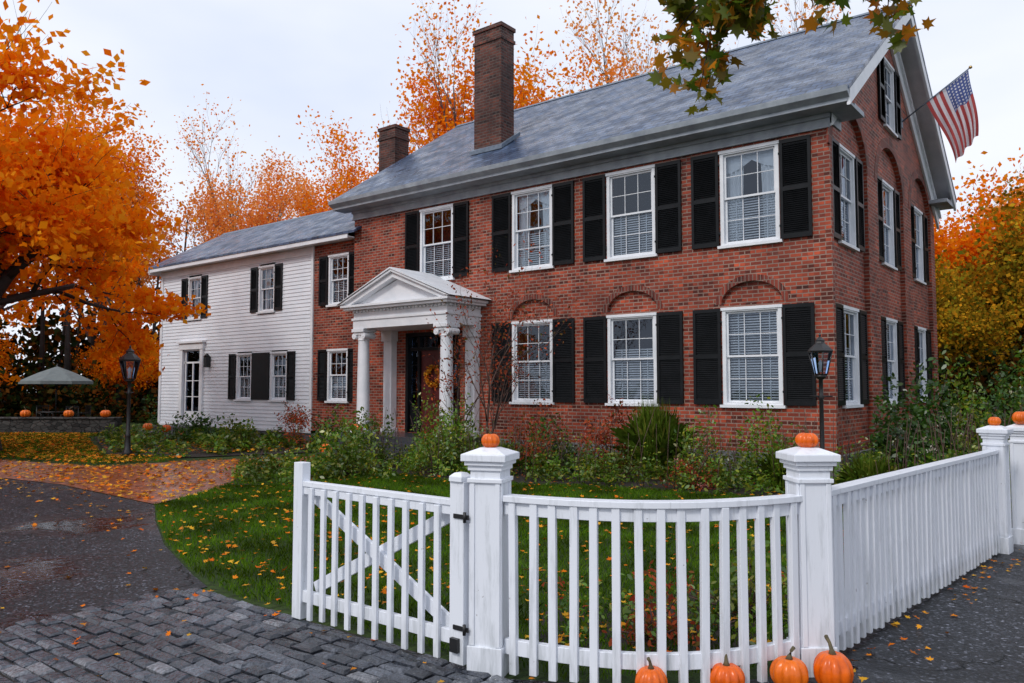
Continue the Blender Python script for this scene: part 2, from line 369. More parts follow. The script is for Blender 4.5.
def raw_mesh(name,V,k,mat,parent=None,link=True):
    n=len(V)//k
    me=bpy.data.meshes.new(name); me.vertices.add(n*k); me.vertices.foreach_set('co',V.astype(np.float32).ravel())
    me.loops.add(n*k); me.loops.foreach_set('vertex_index',np.arange(n*k,dtype=np.int32))
    me.polygons.add(n); me.polygons.foreach_set('loop_start',np.arange(0,n*k,k,dtype=np.int32))
    try: me.polygons.foreach_set('loop_total',np.full(n,k,dtype=np.int32))
    except Exception: pass
    me.update(calc_edges=True); me.validate(); me.materials.append(M[mat])
    if not link: return me
    ob=bpy.data.objects.new(name,me); COL.objects.link(ob)
    if parent: ob.parent=parent
    return ob
def inpoly(P,poly):
    x,y=P[:,0],P[:,1]; ins=np.zeros(len(P),bool); n=len(poly)
    for i in range(n):
        x1,y1=poly[i]; x2,y2=poly[(i+1)%n]
        if y1==y2: continue
        c=((y1>y)!=(y2>y))&(x<(x2-x1)*(y-y1)/(y2-y1)+x1); ins^=c
    return ins
def scatter(poly,dens):
    a=np.array(poly); lo=a.min(0); hi=a.max(0); n=int((hi-lo).prod()*dens)
    P=rng.uniform(lo,hi,(n,2)); return P[inpoly(P,poly)]

# ------------------------------------------------------------------ layout polygons (metres)
lawn=[(1.0,-10.9),(-.6,-10.86),(-1.4,-10.93),(-2.44,-10.71),(-3.94,-10.17),(-5.5,-9.45),(-6.6,-8.9),(-7.6,-7.4),(-8.6,-6.2),(-9.0,-4.6),(-7.5,-3.9),(-5,-4.2),(-3,-3.2),(-.5,-2.9),(1.5,-3.2),(2.9,-4.4),(2.75,-7),(2.45,-9.8),(2.1,-10.3),(1.6,-10.8)]
path=[(-20,-9.0),(-16.35,-7.48),(-12.9,-6.8),(-12.6,-5),(-11.7,-3.2),(-11.2,-2.3),(-8.5,-2.3),(-9.2,-3.6),(-9.6,-5.0),(-8.6,-6.2),(-7.62,-7.37),(-6.79,-8.8),(-10.3,-8.62),(-12.28,-8.86),(-17,-9.7),(-20,-10)]
drive=[(-40,-12.5),(-20,-10.05),(-17,-9.72),(-12.28,-8.88),(-10.3,-8.64),(-6.75,-8.82),(-5.5,-9.47),(-3.94,-10.19),(-2.44,-10.73),(-1.95,-10.88),(-1.95,-24),(-40,-24)]
apron=[(-1.95,-10.96),(1.3,-10.96),(1.3,-20),(-1.95,-20)]
street=[(1.3,-60),(1.3,-10.97),(1.7,-10.75),(2.25,-10.35),(2.58,-9.8),(3.02,-5.2),(3.3,60),(14,60),(14,-60)]
bed=[(-8.3,-.1),(-8.3,-3.4),(-7.5,-4.0),(-5,-4.3),(-3,-3.3),(-.5,-3.0),(1.5,-3.3),(2.9,-4.4),(3.0,-3),(3.2,10),(.05,10),(.05,-.1)]
bed2=[(1.2,-10.6),(2.2,-9.9),(2.5,-8.4),(2.75,-5),(1.9,-5),(1.5,-8.2),(.7,-9.8)]
wingbed=[(-12.2,-.05),(-12.4,-2.2),(-13.4,-4.6),(-15.5,-5.4),(-19,-4.0),(-23.5,-2.2),(-23.5,.0)]
island=[(-8.9,-6.0),(-7.9,-7.0),(-6.9,-6.3),(-6.9,-4.4),(-9.0,-3.8),(-9.3,-4.8)]

gm=MB(); gm.add([(-300,-300,0),(300,-300,0),(300,300,0),(-300,300,0)],[(0,1,2,3)]); gm.build('ground',['ground'])
sheet('driveway',drive,.008,'asphalt'); sheet('street',street,.008,'asphalt'); sheet('brick_path',path,.012,'paving')
for i,(nm,p) in enumerate([('garden_bed_soil',bed),('garden_bed_soil',bed2),('garden_bed_soil',wingbed),('garden_bed_soil',island)]): sheet(nm,p,.016+.004*i,'mulch')
sheet('cobble_joint_bed',apron,.005,'mulch')
mb=MB(); y=-18.0; row=0
while y<-11.0:
    x=-1.95-(.1 if row%2 else 0)+random.uniform(-.03,.03)
    while x<1.25:
        w=random.uniform(.14,.225); h=.103
        x0,x1=x+.008,x+w-.008; y0,y1=y+.006,y+h-.006; zt=.030+random.uniform(-.008,.008); c=.018
        tx=random.uniform(-.006,.006); ty=random.uniform(-.005,.005)
        j=lambda:random.uniform(-.005,.005)
        vs=[(x0,y0,0),(x1,y0,0),(x1,y1,0),(x0,y1,0),(x0+j(),y0+j(),zt-.013),(x1+j(),y0+j(),zt-.013),(x1+j(),y1+j(),zt-.013),(x0+j(),y1+j(),zt-.013),
            (x0+c+j(),y0+c,zt-tx-ty),(x1-c+j(),y0+c,zt+tx-ty),(x1-c+j(),y1-c,zt+tx+ty),(x0+c+j(),y1-c,zt-tx+ty)]
        mb.add(vs,[(0,1,5,4),(1,2,6,5),(2,3,7,6),(3,0,4,7),(4,5,9,8),(5,6,10,9),(6,7,11,10),(7,4,8,11),(8,9,10,11)],0,False)
        x+=w
    y+=.108; row+=1
mb.build('cobblestone_apron',['cobble'],recalc=False)

# ------------------------------------------------------------------ windows
I4=Matrix.Identity(4); G=Matrix.Rotation(math.radians(90),4,'Z')
def window(parent,T,cx,z0,z1,w,sh=.55,blinds=1.0,cols=3,rows=2,shl=True,shr=True,curt=False):
    mb=MB(); f=.07
    x0,x1=cx-w/2,cx+w/2
    B=lambda *a,mat=0: mb.box(*a,mat,T)
    B(x0,x0+f,-.025,.11,z0,z1); B(x1-f,x1,-.025,.11,z0,z1); B(x0+f,x1-f,-.026,.11,z1-f,z1); B(x0+f,x1-f,-.02,.11,z0,z0+.04)
    B(x0-.05,x1+.05,-.075,-.003,z0-.055,z0-.002)
    B(x0-.02,x1+.02,-.045,-.027,z1-.045,z1+.012)
    zm=(z0+z1)/2
    ix0,ix1=x0+f+.002,x1-f-.002
    for (a,b,y) in ((z0+.042,zm+.02,.062),(zm-.02,z1-f-.002,.022)):
        s=.038; yb=y+.035
        B(ix0,ix0+s,y,yb,a,b); B(ix1-s,ix1,y,yb,a,b); B(ix0+s,ix1-s,y,yb,a,a+s); B(ix0+s,ix1-s,y,yb,b-s,b)
        for k in range(1,cols):
            c=ix0+s+(ix1-ix0-2*s)*k/cols; B(c-.0065,c+.0065,y+.004,yb-.004,a+s,b-s)
        for k in range(1,rows):
            c=a+s+(b-a-2*s)*k/rows; B(ix0+s,ix1-s,y+.006,yb-.006,c-.0065,c+.0065)
        mb.add([(ix0+.01,y+.017,a+.01),(ix1-.01,y+.017,a+.01),(ix1-.01,y+.017,b-.01),(ix0+.01,y+.017,b-.01)],[(0,1,2,3)],1,False,T)
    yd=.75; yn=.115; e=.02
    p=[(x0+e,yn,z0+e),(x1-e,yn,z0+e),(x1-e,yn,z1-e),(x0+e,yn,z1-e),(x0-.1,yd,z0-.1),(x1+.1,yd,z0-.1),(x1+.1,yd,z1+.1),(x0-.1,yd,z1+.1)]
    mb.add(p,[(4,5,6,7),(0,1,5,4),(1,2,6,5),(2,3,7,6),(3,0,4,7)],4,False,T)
    if blinds>0:
        zb=z0+.05; zt=zb+(z1-f-zb)*blinds; z=zt
        while z>zb:
            mb.add([(ix0+.015,.112,z-.016),(ix1-.015,.112,z-.016),(ix1-.015,.128,z+.010),(ix0+.015,.128,z+.010)],[(0,1,2,3)],2,False,T); z-=.050
        for q in (.2,.8):
            c=ix0+(ix1-ix0)*q; mb.box(c-.010,c+.010,.106,.109,zb,zt,2,T)
    if curt:
        for sgn in (-1,1):
            vs=[];n=14
            for i in range(n+1):
                u=i/n; xx=(ix0 if sgn<0 else ix1)-sgn*u*w*.25; yy=.17+.03*math.sin(u*22); vs+= [(xx,yy,z0+.05),(ix0+(ix1-ix0)*.5+(xx-(ix0+ix1)/2)*(1-.25*u),yy,z1-.07)]
            mb.add(vs,[(2*i,2*i+2,2*i+3,2*i+1) for i in range(n)],2,True,T)
        vs=[];n=16
        for i in range(n+1):
            u=i/n; xx=ix0+(ix1-ix0)*u; d=.14+.2*abs(math.cos(u*math.pi)); vs+=[(xx,.15,z1-f-d),(xx,.15,z1-f)]
        mb.add(vs,[(2*i,2*i+2,2*i+3,2*i+1) for i in range(n)],2,True,T)
    if sh>0:
        for on,xa,xb in ((shl,x0-.025-sh,x0-.025),(shr,x1+.025,x1+.025+sh)):
            if not on: continue
            ya,yb=-.062,-.022; s=.055
            B(xa,xa+s,ya,yb,z0,z1,mat=3); B(xb-s,xb,ya,yb,z0,z1,mat=3)
            for (a,b) in ((z0,z0+.09),((z0+z1)/2-.04,(z0+z1)/2+.04),(z1-.07,z1)): B(xa+s,xb-s,ya+.001,yb,a,b,mat=3)
            mb.box(xa+s-.01,xb-s+.01,yb-.006,yb-.001,z0+.01,z1-.01,3,T)
            z=z0+.11
            while z<z1-.09:
                if abs(z-(z0+z1)/2)>.055:
                    mb.add([(xa+s,ya+.006,z-.012),(xb-s,ya+.006,z-.012),(xb-s,yb-.008,z+.020),(xa+s,yb-.008,z+.020)],[(0,1,2,3)],3,False,T)
                z+=.038
            for zz in (z0+.25,z1-.25): mb.box((xb if xb<cx else xa)-.02,(xb if xb<cx else xa)+.02,-.07,-.02,zz-.02,zz+.02,3,T)
    return mb.build('window',['trim','glass','blind','shutter','dark'],parent,recalc=False)

# ================================================================== BRICK HOUSE
H=empty('brick_house')
WX=[-1.5,-4.08,-6.68]; UP=(4.41,6.27); LO=(1.33,3.19); WW=1.16; DX=-9.86
holesF=[rect(x,WW,*LO) for x in WX]+[rect(x,WW,*UP) for x in WX+[-9.72]]+[rect(DX,1.9,.5,3.08)]
lun=[lunette(x,.60,3.27,.42) for x in WX]
curve_wall('front_wall_outer',[(-12.9,.45),(0,.45),(0,6.7),(-12.9,6.7)],holesF+lun,0,.09,I4,'brick',H)
curve_wall('front_wall_inner',[(-12.85,.45),(-.31,.45),(-.31,6.7),(-12.85,6.7)],holesF,.092,.2,I4,'brick',H)
mb=MB()
def arch_ring(mb,cx,hw,z,rise,t,y0,y1,T,mat=0,n=20):
    vs=[];
    for i in range(n+1):
        a=math.pi*i/n
        for (rr,hh) in ((hw,rise),(hw+t,rise+t)):
            for y in (y0,y1): vs.append((cx+rr*math.cos(a),y,z+hh*math.sin(a)))
    fs=[]
    for i in range(n):
        b=i*4; c=b+4
        fs+=[(b,b+2,c+2,c),(b+1,c+1,c+3,b+3),(b+2,b+3,c+3,c+2),(b,c,c+1,b+1)]
    mb.add(vs,fs,mat,False,T)
for x in WX: arch_ring(mb,x,.60,3.27,.42,.12,-.006,.03,I4)
GY=[1.35,4.6,7.85]
outer=[(.092,.45),(9.55,.45),(9.55,6.98),(4.775,10.22),(.092,7.02)]
gh=[archpoly(y,1.22,.62,6.05,1.0) for y in GY]
aw=rect(4.6,1.0,7.5,9.05)
curve_wall('gable_wall_outer',outer,gh+[aw],.0,.10,G,'brick',H)
gl=[rect(y,1.1,*LO) for y in GY]+[rect(y,1.1,*UP) for y in GY]
curve_wall('gable_wall_inner',[(.32,.45),(9.3,.45),(9.3,6.85),(4.775,9.95),(.32,6.9)],gl+[rect(4.6,1.0,7.5,9.05)],.102,.2,G,'brick',H)
for y in GY: arch_ring(mb,y,1.22,6.05,1.0,.22,-.008,.03,G)
mb.build('brick_arches',['brickdark'],H)
mb=MB()
mb.box(-12.9,-.3,9.25,9.55,.45,6.8); mb.prism([(0.3,.45),(9.25,.45),(9.25,6.9),(4.775,10.1),(.3,6.9)],'x',-12.88,-12.7)
mb.build('back_walls',['brick'],H)
mb=MB(); mb.box(-12.98,.07,-.06,9.6,-.2,.45); mb.build('granite_foundation',['granite'],H,bevel=.01)
mb=MB(); mb.box(-12.6,-.95,.95,9.0,.5,6.6); mb.build('dark_interior',['dark'],H)
sl=(10.42-6.86)/5.3
def roof(parent,name,x0,x1,yf,yb,ze,zr,t=.07):
    yr=(yf+yb)/2; mb=MB()
    mb.prism([(yf,ze),(yr,zr),(yb,ze),(yb,ze-t),(yr,zr-t*1.25),(yf,ze-t)],'x',x0,x1)
    mb.build(name,['slate'],parent)
    mb=MB(); mb.prism([(yr-.14,zr-.075),(yr,zr+.03),(yr+.14,zr-.075)],'x',x0-.01,x1+.01); mb.build('ridge_cap',['lead'],parent)
roof(H,'slate_roof',-13.33,.50,-.53,10.08,6.86,10.42)
mb=MB()
mb.box(-13.3,.45,-.44,-.003,6.60,6.65); mb.box(-13.3,.45,-.47,-.44,6.60,6.785)
mb.prism([(-.47,6.66),(-.59,6.74),(-.61,6.84),(-.47,6.84)],'x',-13.33,.48)
mb.box(-12.93,.02,-.04,-.003,6.34,6.60); mb.box(-12.95,.04,-.085,-.04,6.52,6.60); mb.box(-12.94,.03,-.06,-.04,6.34,6.375)
mb.box(.003,.45,-.003,.62,6.60,6.70); mb.box(.003,.05,.0,.6,6.42,6.6)
mb.box(-13.3,.45,9.56,9.98,6.60,6.78); mb.box(.003,.45,8.9,9.55,6.60,6.70)
mb.build('eave_cornice',['cornice'],H,bevel=.006)
mb=MB()
def rake(x0,x1,d0,d1,yf=-.45,yb=10.0,zf=6.86-.075+.05,mat=0):
    yr=4.775
    z=lambda y:zf+(min(y,2*yr-y)-yf)*sl
    mb.prism([(yf,z(yf)-d0),(yr,z(yr)-d0),(yr,z(yr)-d1),(yf,z(yf)-d1)],'x',x0,x1)
    mb.prism([(yr,z(yr)-d0),(yb,z(yb)-d0),(yb,z(yb)-d1),(yr,z(yr)-d1)],'x',x0,x1)
rake(.43,.49,.02,.30); rake(.003,.43,.02,.07); rake(.003,.06,.07,.46,yf=-.0); rake(.06,.12,.07,.16,yf=-.0)
rake(-13.31,-13.25,.02,.25)
mb.build('rake_boards',['trim'],H,bevel=.005)
for x,b in zip(WX,[1,.62,.5]): window(H,I4,x,*LO,WW,.57,b)
for x,b,c in zip(WX,[.48,.5,.45],[1,0,1]): window(H,I4,x,*UP,WW,.57,b,curt=bool(c))
window(H,I4,-9.72,*UP,WW,.5,.5)
for i,y in enumerate(GY):
    T=Matrix.Translation((-.10,0,0))@G
    window(H,T,y,*LO,1.1,.5,[.6,1,.5][i]); window(H,T,y,*UP,1.1,.5,[.5,.8,1][i])
window(H,G,4.6,7.5,9.05,1.0,.46,0)
def chimney(parent,x0,x1,y0,y1,z0,z1):
    mb=MB(); mb.box(x0,x1,y0,y1,z0,z1-.42); mb.box(x0-.03,x1+.03,y0-.03,y1+.03,z1-.42,z1-.33); mb.box(x0+.0,x1-.0,y0+.0,y1-.0,z1-.33,z1-.1); mb.box(x0-.035,x1+.035,y0-.035,y1+.035,z1-.1,z1)
    mb.build('chimney',['brickchim'],parent)
    mb=MB(); mb.box(x0+.1,x1-.1,y0+.1,y1-.1,z1,z1+.03); mb.build('chimney_flue',['blackmetal'],parent)
chimney(H,-9.12,-8.22,.75,1.28,7.0,11.0)
mb=MB(); z=lambda y:6.86+(y+.53)*sl
mb.prism([(.65,z(.65)+.02),(1.42,z(1.42)+.02),(1.42,z(1.42)+.12),(.65,z(.65)+.12)],'x',-9.2,-8.12); mb.build('chimney_flashing',['lead'],H)

# --- porch
mb=MB(); mb.box(DX-1.85,DX+1.85,-1.45,-.07,0,.5); mb.build('porch_floor',['bluestone'],H,bevel=.01)
mb=MB()
for i in range(3): mb.box(DX-1.5,DX+1.5,-1.45-.32*(i+1),-1.452-.32*i,0,.5-.13*(i+1))
mb.build('porch_steps',['bluestone'],H,bevel=.01)
mb=MB()
def column(x,y,z0,z1,r=.165):
    T=Matrix.Translation((x,y,0)); Hh=z1-z0
    mb.box(x-r*1.35,x+r*1.35,y-r*1.35,y+r*1.35,z0,z0+.07)
    prof=[(r*1.3,z0+.07),(r*1.36,z0+.10),(r*1.3,z0+.135),(r*1.12,z0+.15),(r*1.18,z0+.175),(r*1.05,z0+.20),(r,z0+.23)]
    for i in range(1,9):
        t=i/8; prof.append((r*(1-.16*t**1.6),z0+.23+(Hh-.23-.30)*t))
    zc=z1-.30; prof+=[(r*.95,zc+.02),(r*.86,zc+.05),(r*.9,zc+.10),(r*1.05,zc+.16)]
    mb.lathe(prof,24,0,T)
    for sx in (-1,1):
        c=Vector((x+sx*r*1.05,0,zc+.12))
        for (ya,yb,rr) in ((y-r*1.12,y+r*1.12,.078),(y-r*1.16,y+r*1.16,.03)):
            vs=[];n=14
            for yy in (ya,yb):
                for k in range(n):
                    a=2*math.pi*k/n; vs.append((c.x+rr*math.cos(a),yy,c.z+rr*math.sin(a)))
            fs=[(k,(k+1)%n,n+(k+1)%n,n+k) for k in range(n)]+[tuple(range(n)),tuple(range(n,2*n))]
            mb.add(vs,fs)
    mb.box(x-r*1.15,x+r*1.15,y-r*1.10,y+r*1.10,zc+.15,zc+.215); mb.box(x-r*1.35,x+r*1.35,y-r*1.35,y+r*1.35,zc+.217,z1-.002)
for sx in (-1,1):
    column(DX+sx*1.44,-1.02,.5,3.15)
    x=DX+sx*1.44
    mb.box(x-.15,x+.15,-.2,-.003,.6,2.88); mb.box(x-.19,x+.19,-.25,-.004,.5,.6); mb.box(x-.19,x+.19,-.25,-.004,2.88,3.148)
mb.box(DX-1.63,DX+1.63,-1.22,-.003,3.15,3.36); mb.box(DX-1.66,DX+1.66,-1.25,-.002,3.362,3.42); mb.box(DX-1.62,DX+1.62,-1.21,-.003,3.422,3.62)
for i in range(26):
    x=DX-1.62+3.24*(i+.5)/26; mb.box(x-.035,x+.035,-1.27,-1.212,3.56,3.618)
for i in range(9):
    y=-1.18+1.15*(i+.5)/9; mb.box(DX+1.622,DX+1.68,y-.035,y+.035,3.56,3.618)
mb.box(DX-1.8,DX+1.8,-1.4,-.002,3.622,3.68); mb.box(DX-1.86,DX+1.86,-1.46,-.002,3.682,3.74)
mb.prism([(DX-1.6,3.742),(DX+1.6,3.742),(DX,4.30)],'y',-1.22,-.01)
for s in (-1,1):
    mb.prism([(DX+s*1.86,3.742),(DX+s*1.55,3.744),(DX,4.33),(DX,4.46)],'y',-1.40,-.012)
    mb.prism([(DX+s*1.92,3.75),(DX+s*1.75,3.78),(DX,4.465),(DX,4.53)],'y',-1.47,-.011)
mb.build('porch_portico',['trim'],H,bevel=.004)
mb=MB()
for s in (-1,1): mb.prism([(DX+s*1.97,3.76),(DX+s*1.93,3.785),(DX,4.57),(DX,4.535)],'y',-1.5,-.012)
mb.build('porch_roof',['trim'],H)
mb=MB()
mb.box(DX-.95,DX-.86,-.02,.2,.5,3.08,0); mb.box(DX+.86,DX+.95,-.02,.2,.5,3.08,0); mb.box(DX-.86,DX+.86,-.02,.2,2.98,3.08,0)
mb.box(DX-.58,DX-.5,.05,.22,.5,2.98,0); mb.box(DX+.5,DX+.58,.05,.22,.5,2.98,0); mb.box(DX-.86,DX+.86,.04,.2,2.62,2.70,0)
mb.box(DX-.5,DX+.5,.12,.18,.52,2.62,1)
for (a,b,c,d) in ((-.42,-.05,.65,1.2),(.05,.42,.65,1.2),(-.42,-.05,1.3,1.9),(.05,.42,1.3,1.9),(-.42,-.05,2.0,2.5),(.05,.42,2.0,2.5)):
    mb.box(DX+a,DX+b,.10,.121,c,d,1); mb.box(DX+a+.04,DX+b-.04,.09,.101,c+.04,d-.04,1)
for s in (-1,1):
    xa,xb=sorted((DX+s*.58,DX+s*.86)); mb.box(xa,xb,.08,.2,.5,1.2,0); mb.box(xa,xb,.13,.135,1.2,2.62,2)
    for z in (1.55,1.9,2.25): mb.box(xa,xb,.10,.14,z-.01,z+.01,0)
mb.box(DX-.86,DX+.86,.13,.135,2.70,2.98,2)
for i in range(1,6): x=DX-.86+1.72*i/6; mb.box(x-.01,x+.01,.1,.14,2.7,2.98,0)
mb.box(DX-.95,DX+.95,.3,.32,.5,3.08,3)
mb.lathe([(.03,0),(.035,.03),(.0,.05)],10,4,Matrix.Translation((DX+.42,.12,1.5))@Matrix.Rotation(math.radians(90),4,'X'))
mb.build('front_door',['shutter','door','glass','dark','brass'],H,bevel=.003,recalc=False)
th=rng.uniform(0,2*np.pi,420); rr=.23+rng.normal(0,.035,420)
leaf_mesh('door_wreath',np.stack([DX+rr*np.cos(th),.03+rng.normal(0,.025,420),1.95+rr*np.sin(th)],1),rng.uniform(.05,.09,420),TE,'lf_fallen',None,H)

# ================================================================== WHITE WING
Wg=empty('white_clapboard_wing'); WY=.15
TW=Matrix.Translation((0,WY,0))
wup=(4.05,5.50); wlo=(1.28,2.76)
hh=[rect(-13.72,.9,*wup),rect(-13.72,.9,*wlo)]
curve_wall('brick_link_wall',[(-14.87,.4),(-12.9,.4),(-12.9,5.85),(-14.87,5.85)],hh,0,.25,TW,'brick',Wg)
window(Wg,TW,-13.72,*wup,.9,.38,.6,shr=True); window(Wg,TW,-13.72,*wlo,.9,.38,.5)
opens=[(-21.4,.85,*wup),(-17.2,.85,*wup),(-18.35,.85,*wlo),(-16.5,.85,*wlo),(-21.45,1.15,.5,2.95)]
mb=MB(); z=.4; bh=.115
while z<5.85:
    iv=sorted([(cx-w/2,cx+w/2) for cx,w,a,b in opens if a<z+bh-.02 and b>z+.02])
    x=-23.6; segs=[]
    for a,b in iv: segs.append((x,a)); x=b
    segs.append((x,-14.88))
    for a,b in segs:
        mb.prism([(WY-.026,z),(WY+.02,z),(WY+.02,z+bh+.006),(WY-.006,z+bh+.006)],'x',a,b)
    mb.box(-23.63,-23.58,WY,WY+5.3,z,z+bh-.006)
    z+=bh
mb.prism([(WY,5.85),(WY+5.3,5.85),(WY+2.65,7.45)],'x',-23.6,-23.5)
mb.build('clapboard_siding',['siding'],Wg)
mb=MB()
mb.box(-23.66,-23.52,WY-.05,WY+.03,.4,5.9); mb.box(-14.96,-14.86,WY-.05,WY-.003,.4,5.9); mb.box(-23.6,-14.9,WY-.045,WY-.03,5.62,5.85)
mb.box(-23.95,-12.92,WY-.37,WY-.003,5.86,5.90); mb.box(-23.95,-12.92,WY-.40,WY-.37,5.83,6.0)
mb.box(-23.9,-23.85,WY-.4,WY+.3,5.75,6.0)
mb.box(-23.6,-14.9,WY-.04,WY,.32,.40)
mb.build('wing_trim',['trim'],Wg,bevel=.004)
mb=MB(); mb.box(-23.6,-12.9,WY+.02,WY+5.3,-.1,.32); mb.build('wing_foundation',['granite'],Wg)
mb=MB(); mb.box(-23.45,-12.95,WY+.95,WY+5.2,.4,5.8); mb.box(-23.5,-12.95,WY+5.2,WY+5.3,.4,5.85); mb.build('wing_interior',['dark'],Wg)
roof(Wg,'wing_slate_roof',-23.98,-12.6,WY-.42,WY+5.72,6.02,7.75)
for (cx,w,a,b) in opens[:2]: window(Wg,TW,cx,a,b,w,.38,0,curt=True)
window(Wg,TW,opens[2][0],*wlo,.85,.38,.5,shr=False); window(Wg,TW,opens[3][0],*wlo,.85,.38,.5,shl=False)
mb=MB(); mb.box(-17.89,-16.96,WY-.06,WY-.028,*wlo,0); mb.build('double_shutter',['shutter'],Wg)
chimney(Wg,-14.8,-14.05,2.6,3.2,7.0,10.05)
mb=MB(); cx=-21.45
mb.box(cx-.74,cx-.56,WY-.09,WY+.06,.42,2.98); mb.box(cx+.56,cx+.74,WY-.09,WY+.06,.42,2.98); mb.box(cx-.78,cx+.78,WY-.11,WY+.06,2.982,3.2); mb.box(cx-.85,cx+.85,WY-.17,WY+.06,3.202,3.27)
mb.box(cx-.5,cx-.44,WY-.0,WY+.05,.45,2.95); mb.box(cx+.44,cx+.5,WY-.0,WY+.05,.45,2.95); mb.box(cx-.56,cx+.56,WY,WY+.05,2.5,2.56); mb.box(cx-.03,cx+.03,WY,WY+.05,.45,2.5)
mb.box(cx-.44,cx+.44,WY+.001,WY+.04,.45,.85)
for z in (1.35,1.9): mb.box(cx-.44,cx+.44,WY+.01,WY+.04,z-.012,z+.012)
mb.box(cx-.56,cx+.56,WY+.025,WY+.03,.45,2.95,1)
mb.box(cx-.56,cx+.56,WY+.3,WY+.32,.4,2.98,2)
mb.box(cx-.9,cx+.9,WY-.9,WY-.1,0,.38,3); mb.box(cx-1.1,cx+1.1,WY-1.3,WY-.902,0,.2,3)
mb.build('side_door',['trim','glass','dark','granite'],Wg,recalc=False)
mb=MB(); mb.box(-20.45,-20.3,WY-.2,WY-.03,2.35,2.7); mb.lathe([(.12,2.7),(.02,2.82)],6,0,Matrix.Translation((-20.375,WY-.12,0))); mb.build('wall_lantern',['blackmetal'],Wg)

# ================================================================== FLAG
F=empty('american_flag')
a=Vector((-.02,5.75,7.95)); b=Vector((1.50,5.75,8.95))
mb=MB(); mb.tube([a,b],[.018,.014],8,0); mb.lathe([(.0,-.04),(.035,-.02),(.04,0),(.03,.03),(0,.04)],12,1,Matrix.Translation(b)); mb.box(-.0,.05,5.68,5.82,7.85,8.08,0)
mb.build('flag_pole',['lead','brass'],F)
m,nt,out=new_mat('flag_cloth')
uv=N(nt,'ShaderNodeUVMap'); uv.uv_map='UVMap'; sp=N(nt,'ShaderNodeSeparateXYZ'); nt.links.new(uv.outputs[0],sp.inputs[0])
st=math_n(nt,'LESS_THAN',math_n(nt,'FRACT',math_n(nt,'MULTIPLY',sp.outputs[1],6.5)),.5)
c=mixc(nt,st,(.80,.78,.82),(.52,.10,.10))
can=math_n(nt,'MULTIPLY',math_n(nt,'LESS_THAN',sp.outputs[0],.4),math_n(nt,'GREATER_THAN',sp.outputs[1],6/13))
fx=math_n(nt,'SUBTRACT',math_n(nt,'FRACT',math_n(nt,'MULTIPLY',sp.outputs[0],20)),.5); fy=math_n(nt,'SUBTRACT',math_n(nt,'FRACT',math_n(nt,'MULTIPLY',sp.outputs[1],13)),.5)
star=math_n(nt,'LESS_THAN',math_n(nt,'ADD',math_n(nt,'MULTIPLY',fx,fx),math_n(nt,'MULTIPLY',fy,fy)),.07)
c=mixc(nt,can,c,mixc(nt,star,(.12,.16,.38),(.8,.8,.84)))
d=N(nt,'ShaderNodeBsdfDiffuse'); t=N(nt,'ShaderNodeBsdfTranslucent'); nt.links.new(c,d.inputs[0]); nt.links.new(c,t.inputs[0])
mx=N(nt,'ShaderNodeMixShader'); mx.inputs[0].default_value=.55; nt.links.new(d.outputs[0],mx.inputs[1]); nt.links.new(t.outputs[0],mx.inputs[2]); nt.links.new(mx.outputs[0],out.inputs[0]); M['flag']=m
nu,nv=40,36; vs=[];fs=[];uvs=[]
pd=(b-a).normalized()
for i in range(nv+1):
    v=i/nv; base=b-pd*(.06+(1-v)*1.05)
    for j in range(nu+1):
        u=j/nu; fold=math.sin(v*17+u*2.5)*.11*min(1,u*3)
        p=base+Vector((.34*u+.12*u*math.sin(u*3),fold+.05*math.sin(u*5+v*2),-1.55*u))
        p.x-= (v-.5)*.42*u
        vs.append(p[:]); uvs.append((u,v))
for i in range(nv):
    for j in range(nu): k=i*(nu+1)+j; fs.append((k,k+1,k+nu+2,k+nu+1))
me=bpy.data.meshes.new('flag_cloth'); me.from_pydata(vs,[],fs); ul=me.uv_layers.new(name='UVMap')
for l in me.loops: ul.data[l.index].uv=uvs[l.vertex_index]
for p in me.polygons: p.use_smooth=True
me.materials.append(M['flag']); o=bpy.data.objects.new('flag_cloth',me); COL.objects.link(o); o.parent=F

# ================================================================== FENCE
A=Vector((1.13,-10.93)); Bp=Vector((2.606,-9.776)); C=Vector((3.02,-5.19)); D_=Vector((3.17,-4.55))
def post(mb,x,y,ang,h=1.3,w=.185):
    T=Matrix.Translation((x,y,0))@Matrix.Rotation(ang,4,'Z'); hw=w/2
    mb.box(-hw,hw,-hw,hw,0,h-.13,0,T); mb.box(-hw-.014,hw+.014,-hw-.014,hw+.014,0,.17,0,T)
    for sx in (-1,1):
        for (a0,a1) in ((-hw,-hw+.03),(hw-.03,hw)):
            x0,x1=sorted((sx*hw,sx*(hw+.008))); mb.box(x0,x1,a0,a1,.172,h-.202,0,T); mb.box(a0,a1,x0,x1,.172,h-.202,0,T)
    mb.box(-hw-.015,hw+.015,-hw-.015,hw+.015,h-.20,h-.175,0,T)
    for i,(e,a,b) in enumerate(((.012,h-.13,h-.10),(.028,h-.10,h-.075),(.045,h-.075,h-.035))): mb.box(-hw-e,hw+e,-hw-e,hw+e,a,b,0,T)
    e=hw+.045; mb.add([(-e,-e,h-.035),(e,-e,h-.035),(e,e,h-.035),(-e,e,h-.035),(-.05,-.05,h),(.05,-.05,h),(.05,.05,h),(-.05,.05,h)],[(0,1,5,4),(1,2,6,5),(2,3,7,6),(3,0,4,7),(4,5,6,7),(3,2,1,0)],0,False,T)
FN=empty('picket_fence')
mb=MB()
post(mb,A.x,A.y,math.radians(20)); post(mb,Bp.x,Bp.y,math.radians(42)); post(mb,C.x,C.y,math.radians(-5),1.27); post(mb,D_.x+.02,D_.y,math.radians(-5),1.27)
post(mb,3.45,-.2,0,1.27); post(mb,3.6,4.8,0,1.27)
mb.build('posts',['fence'],FN,bevel=.004)
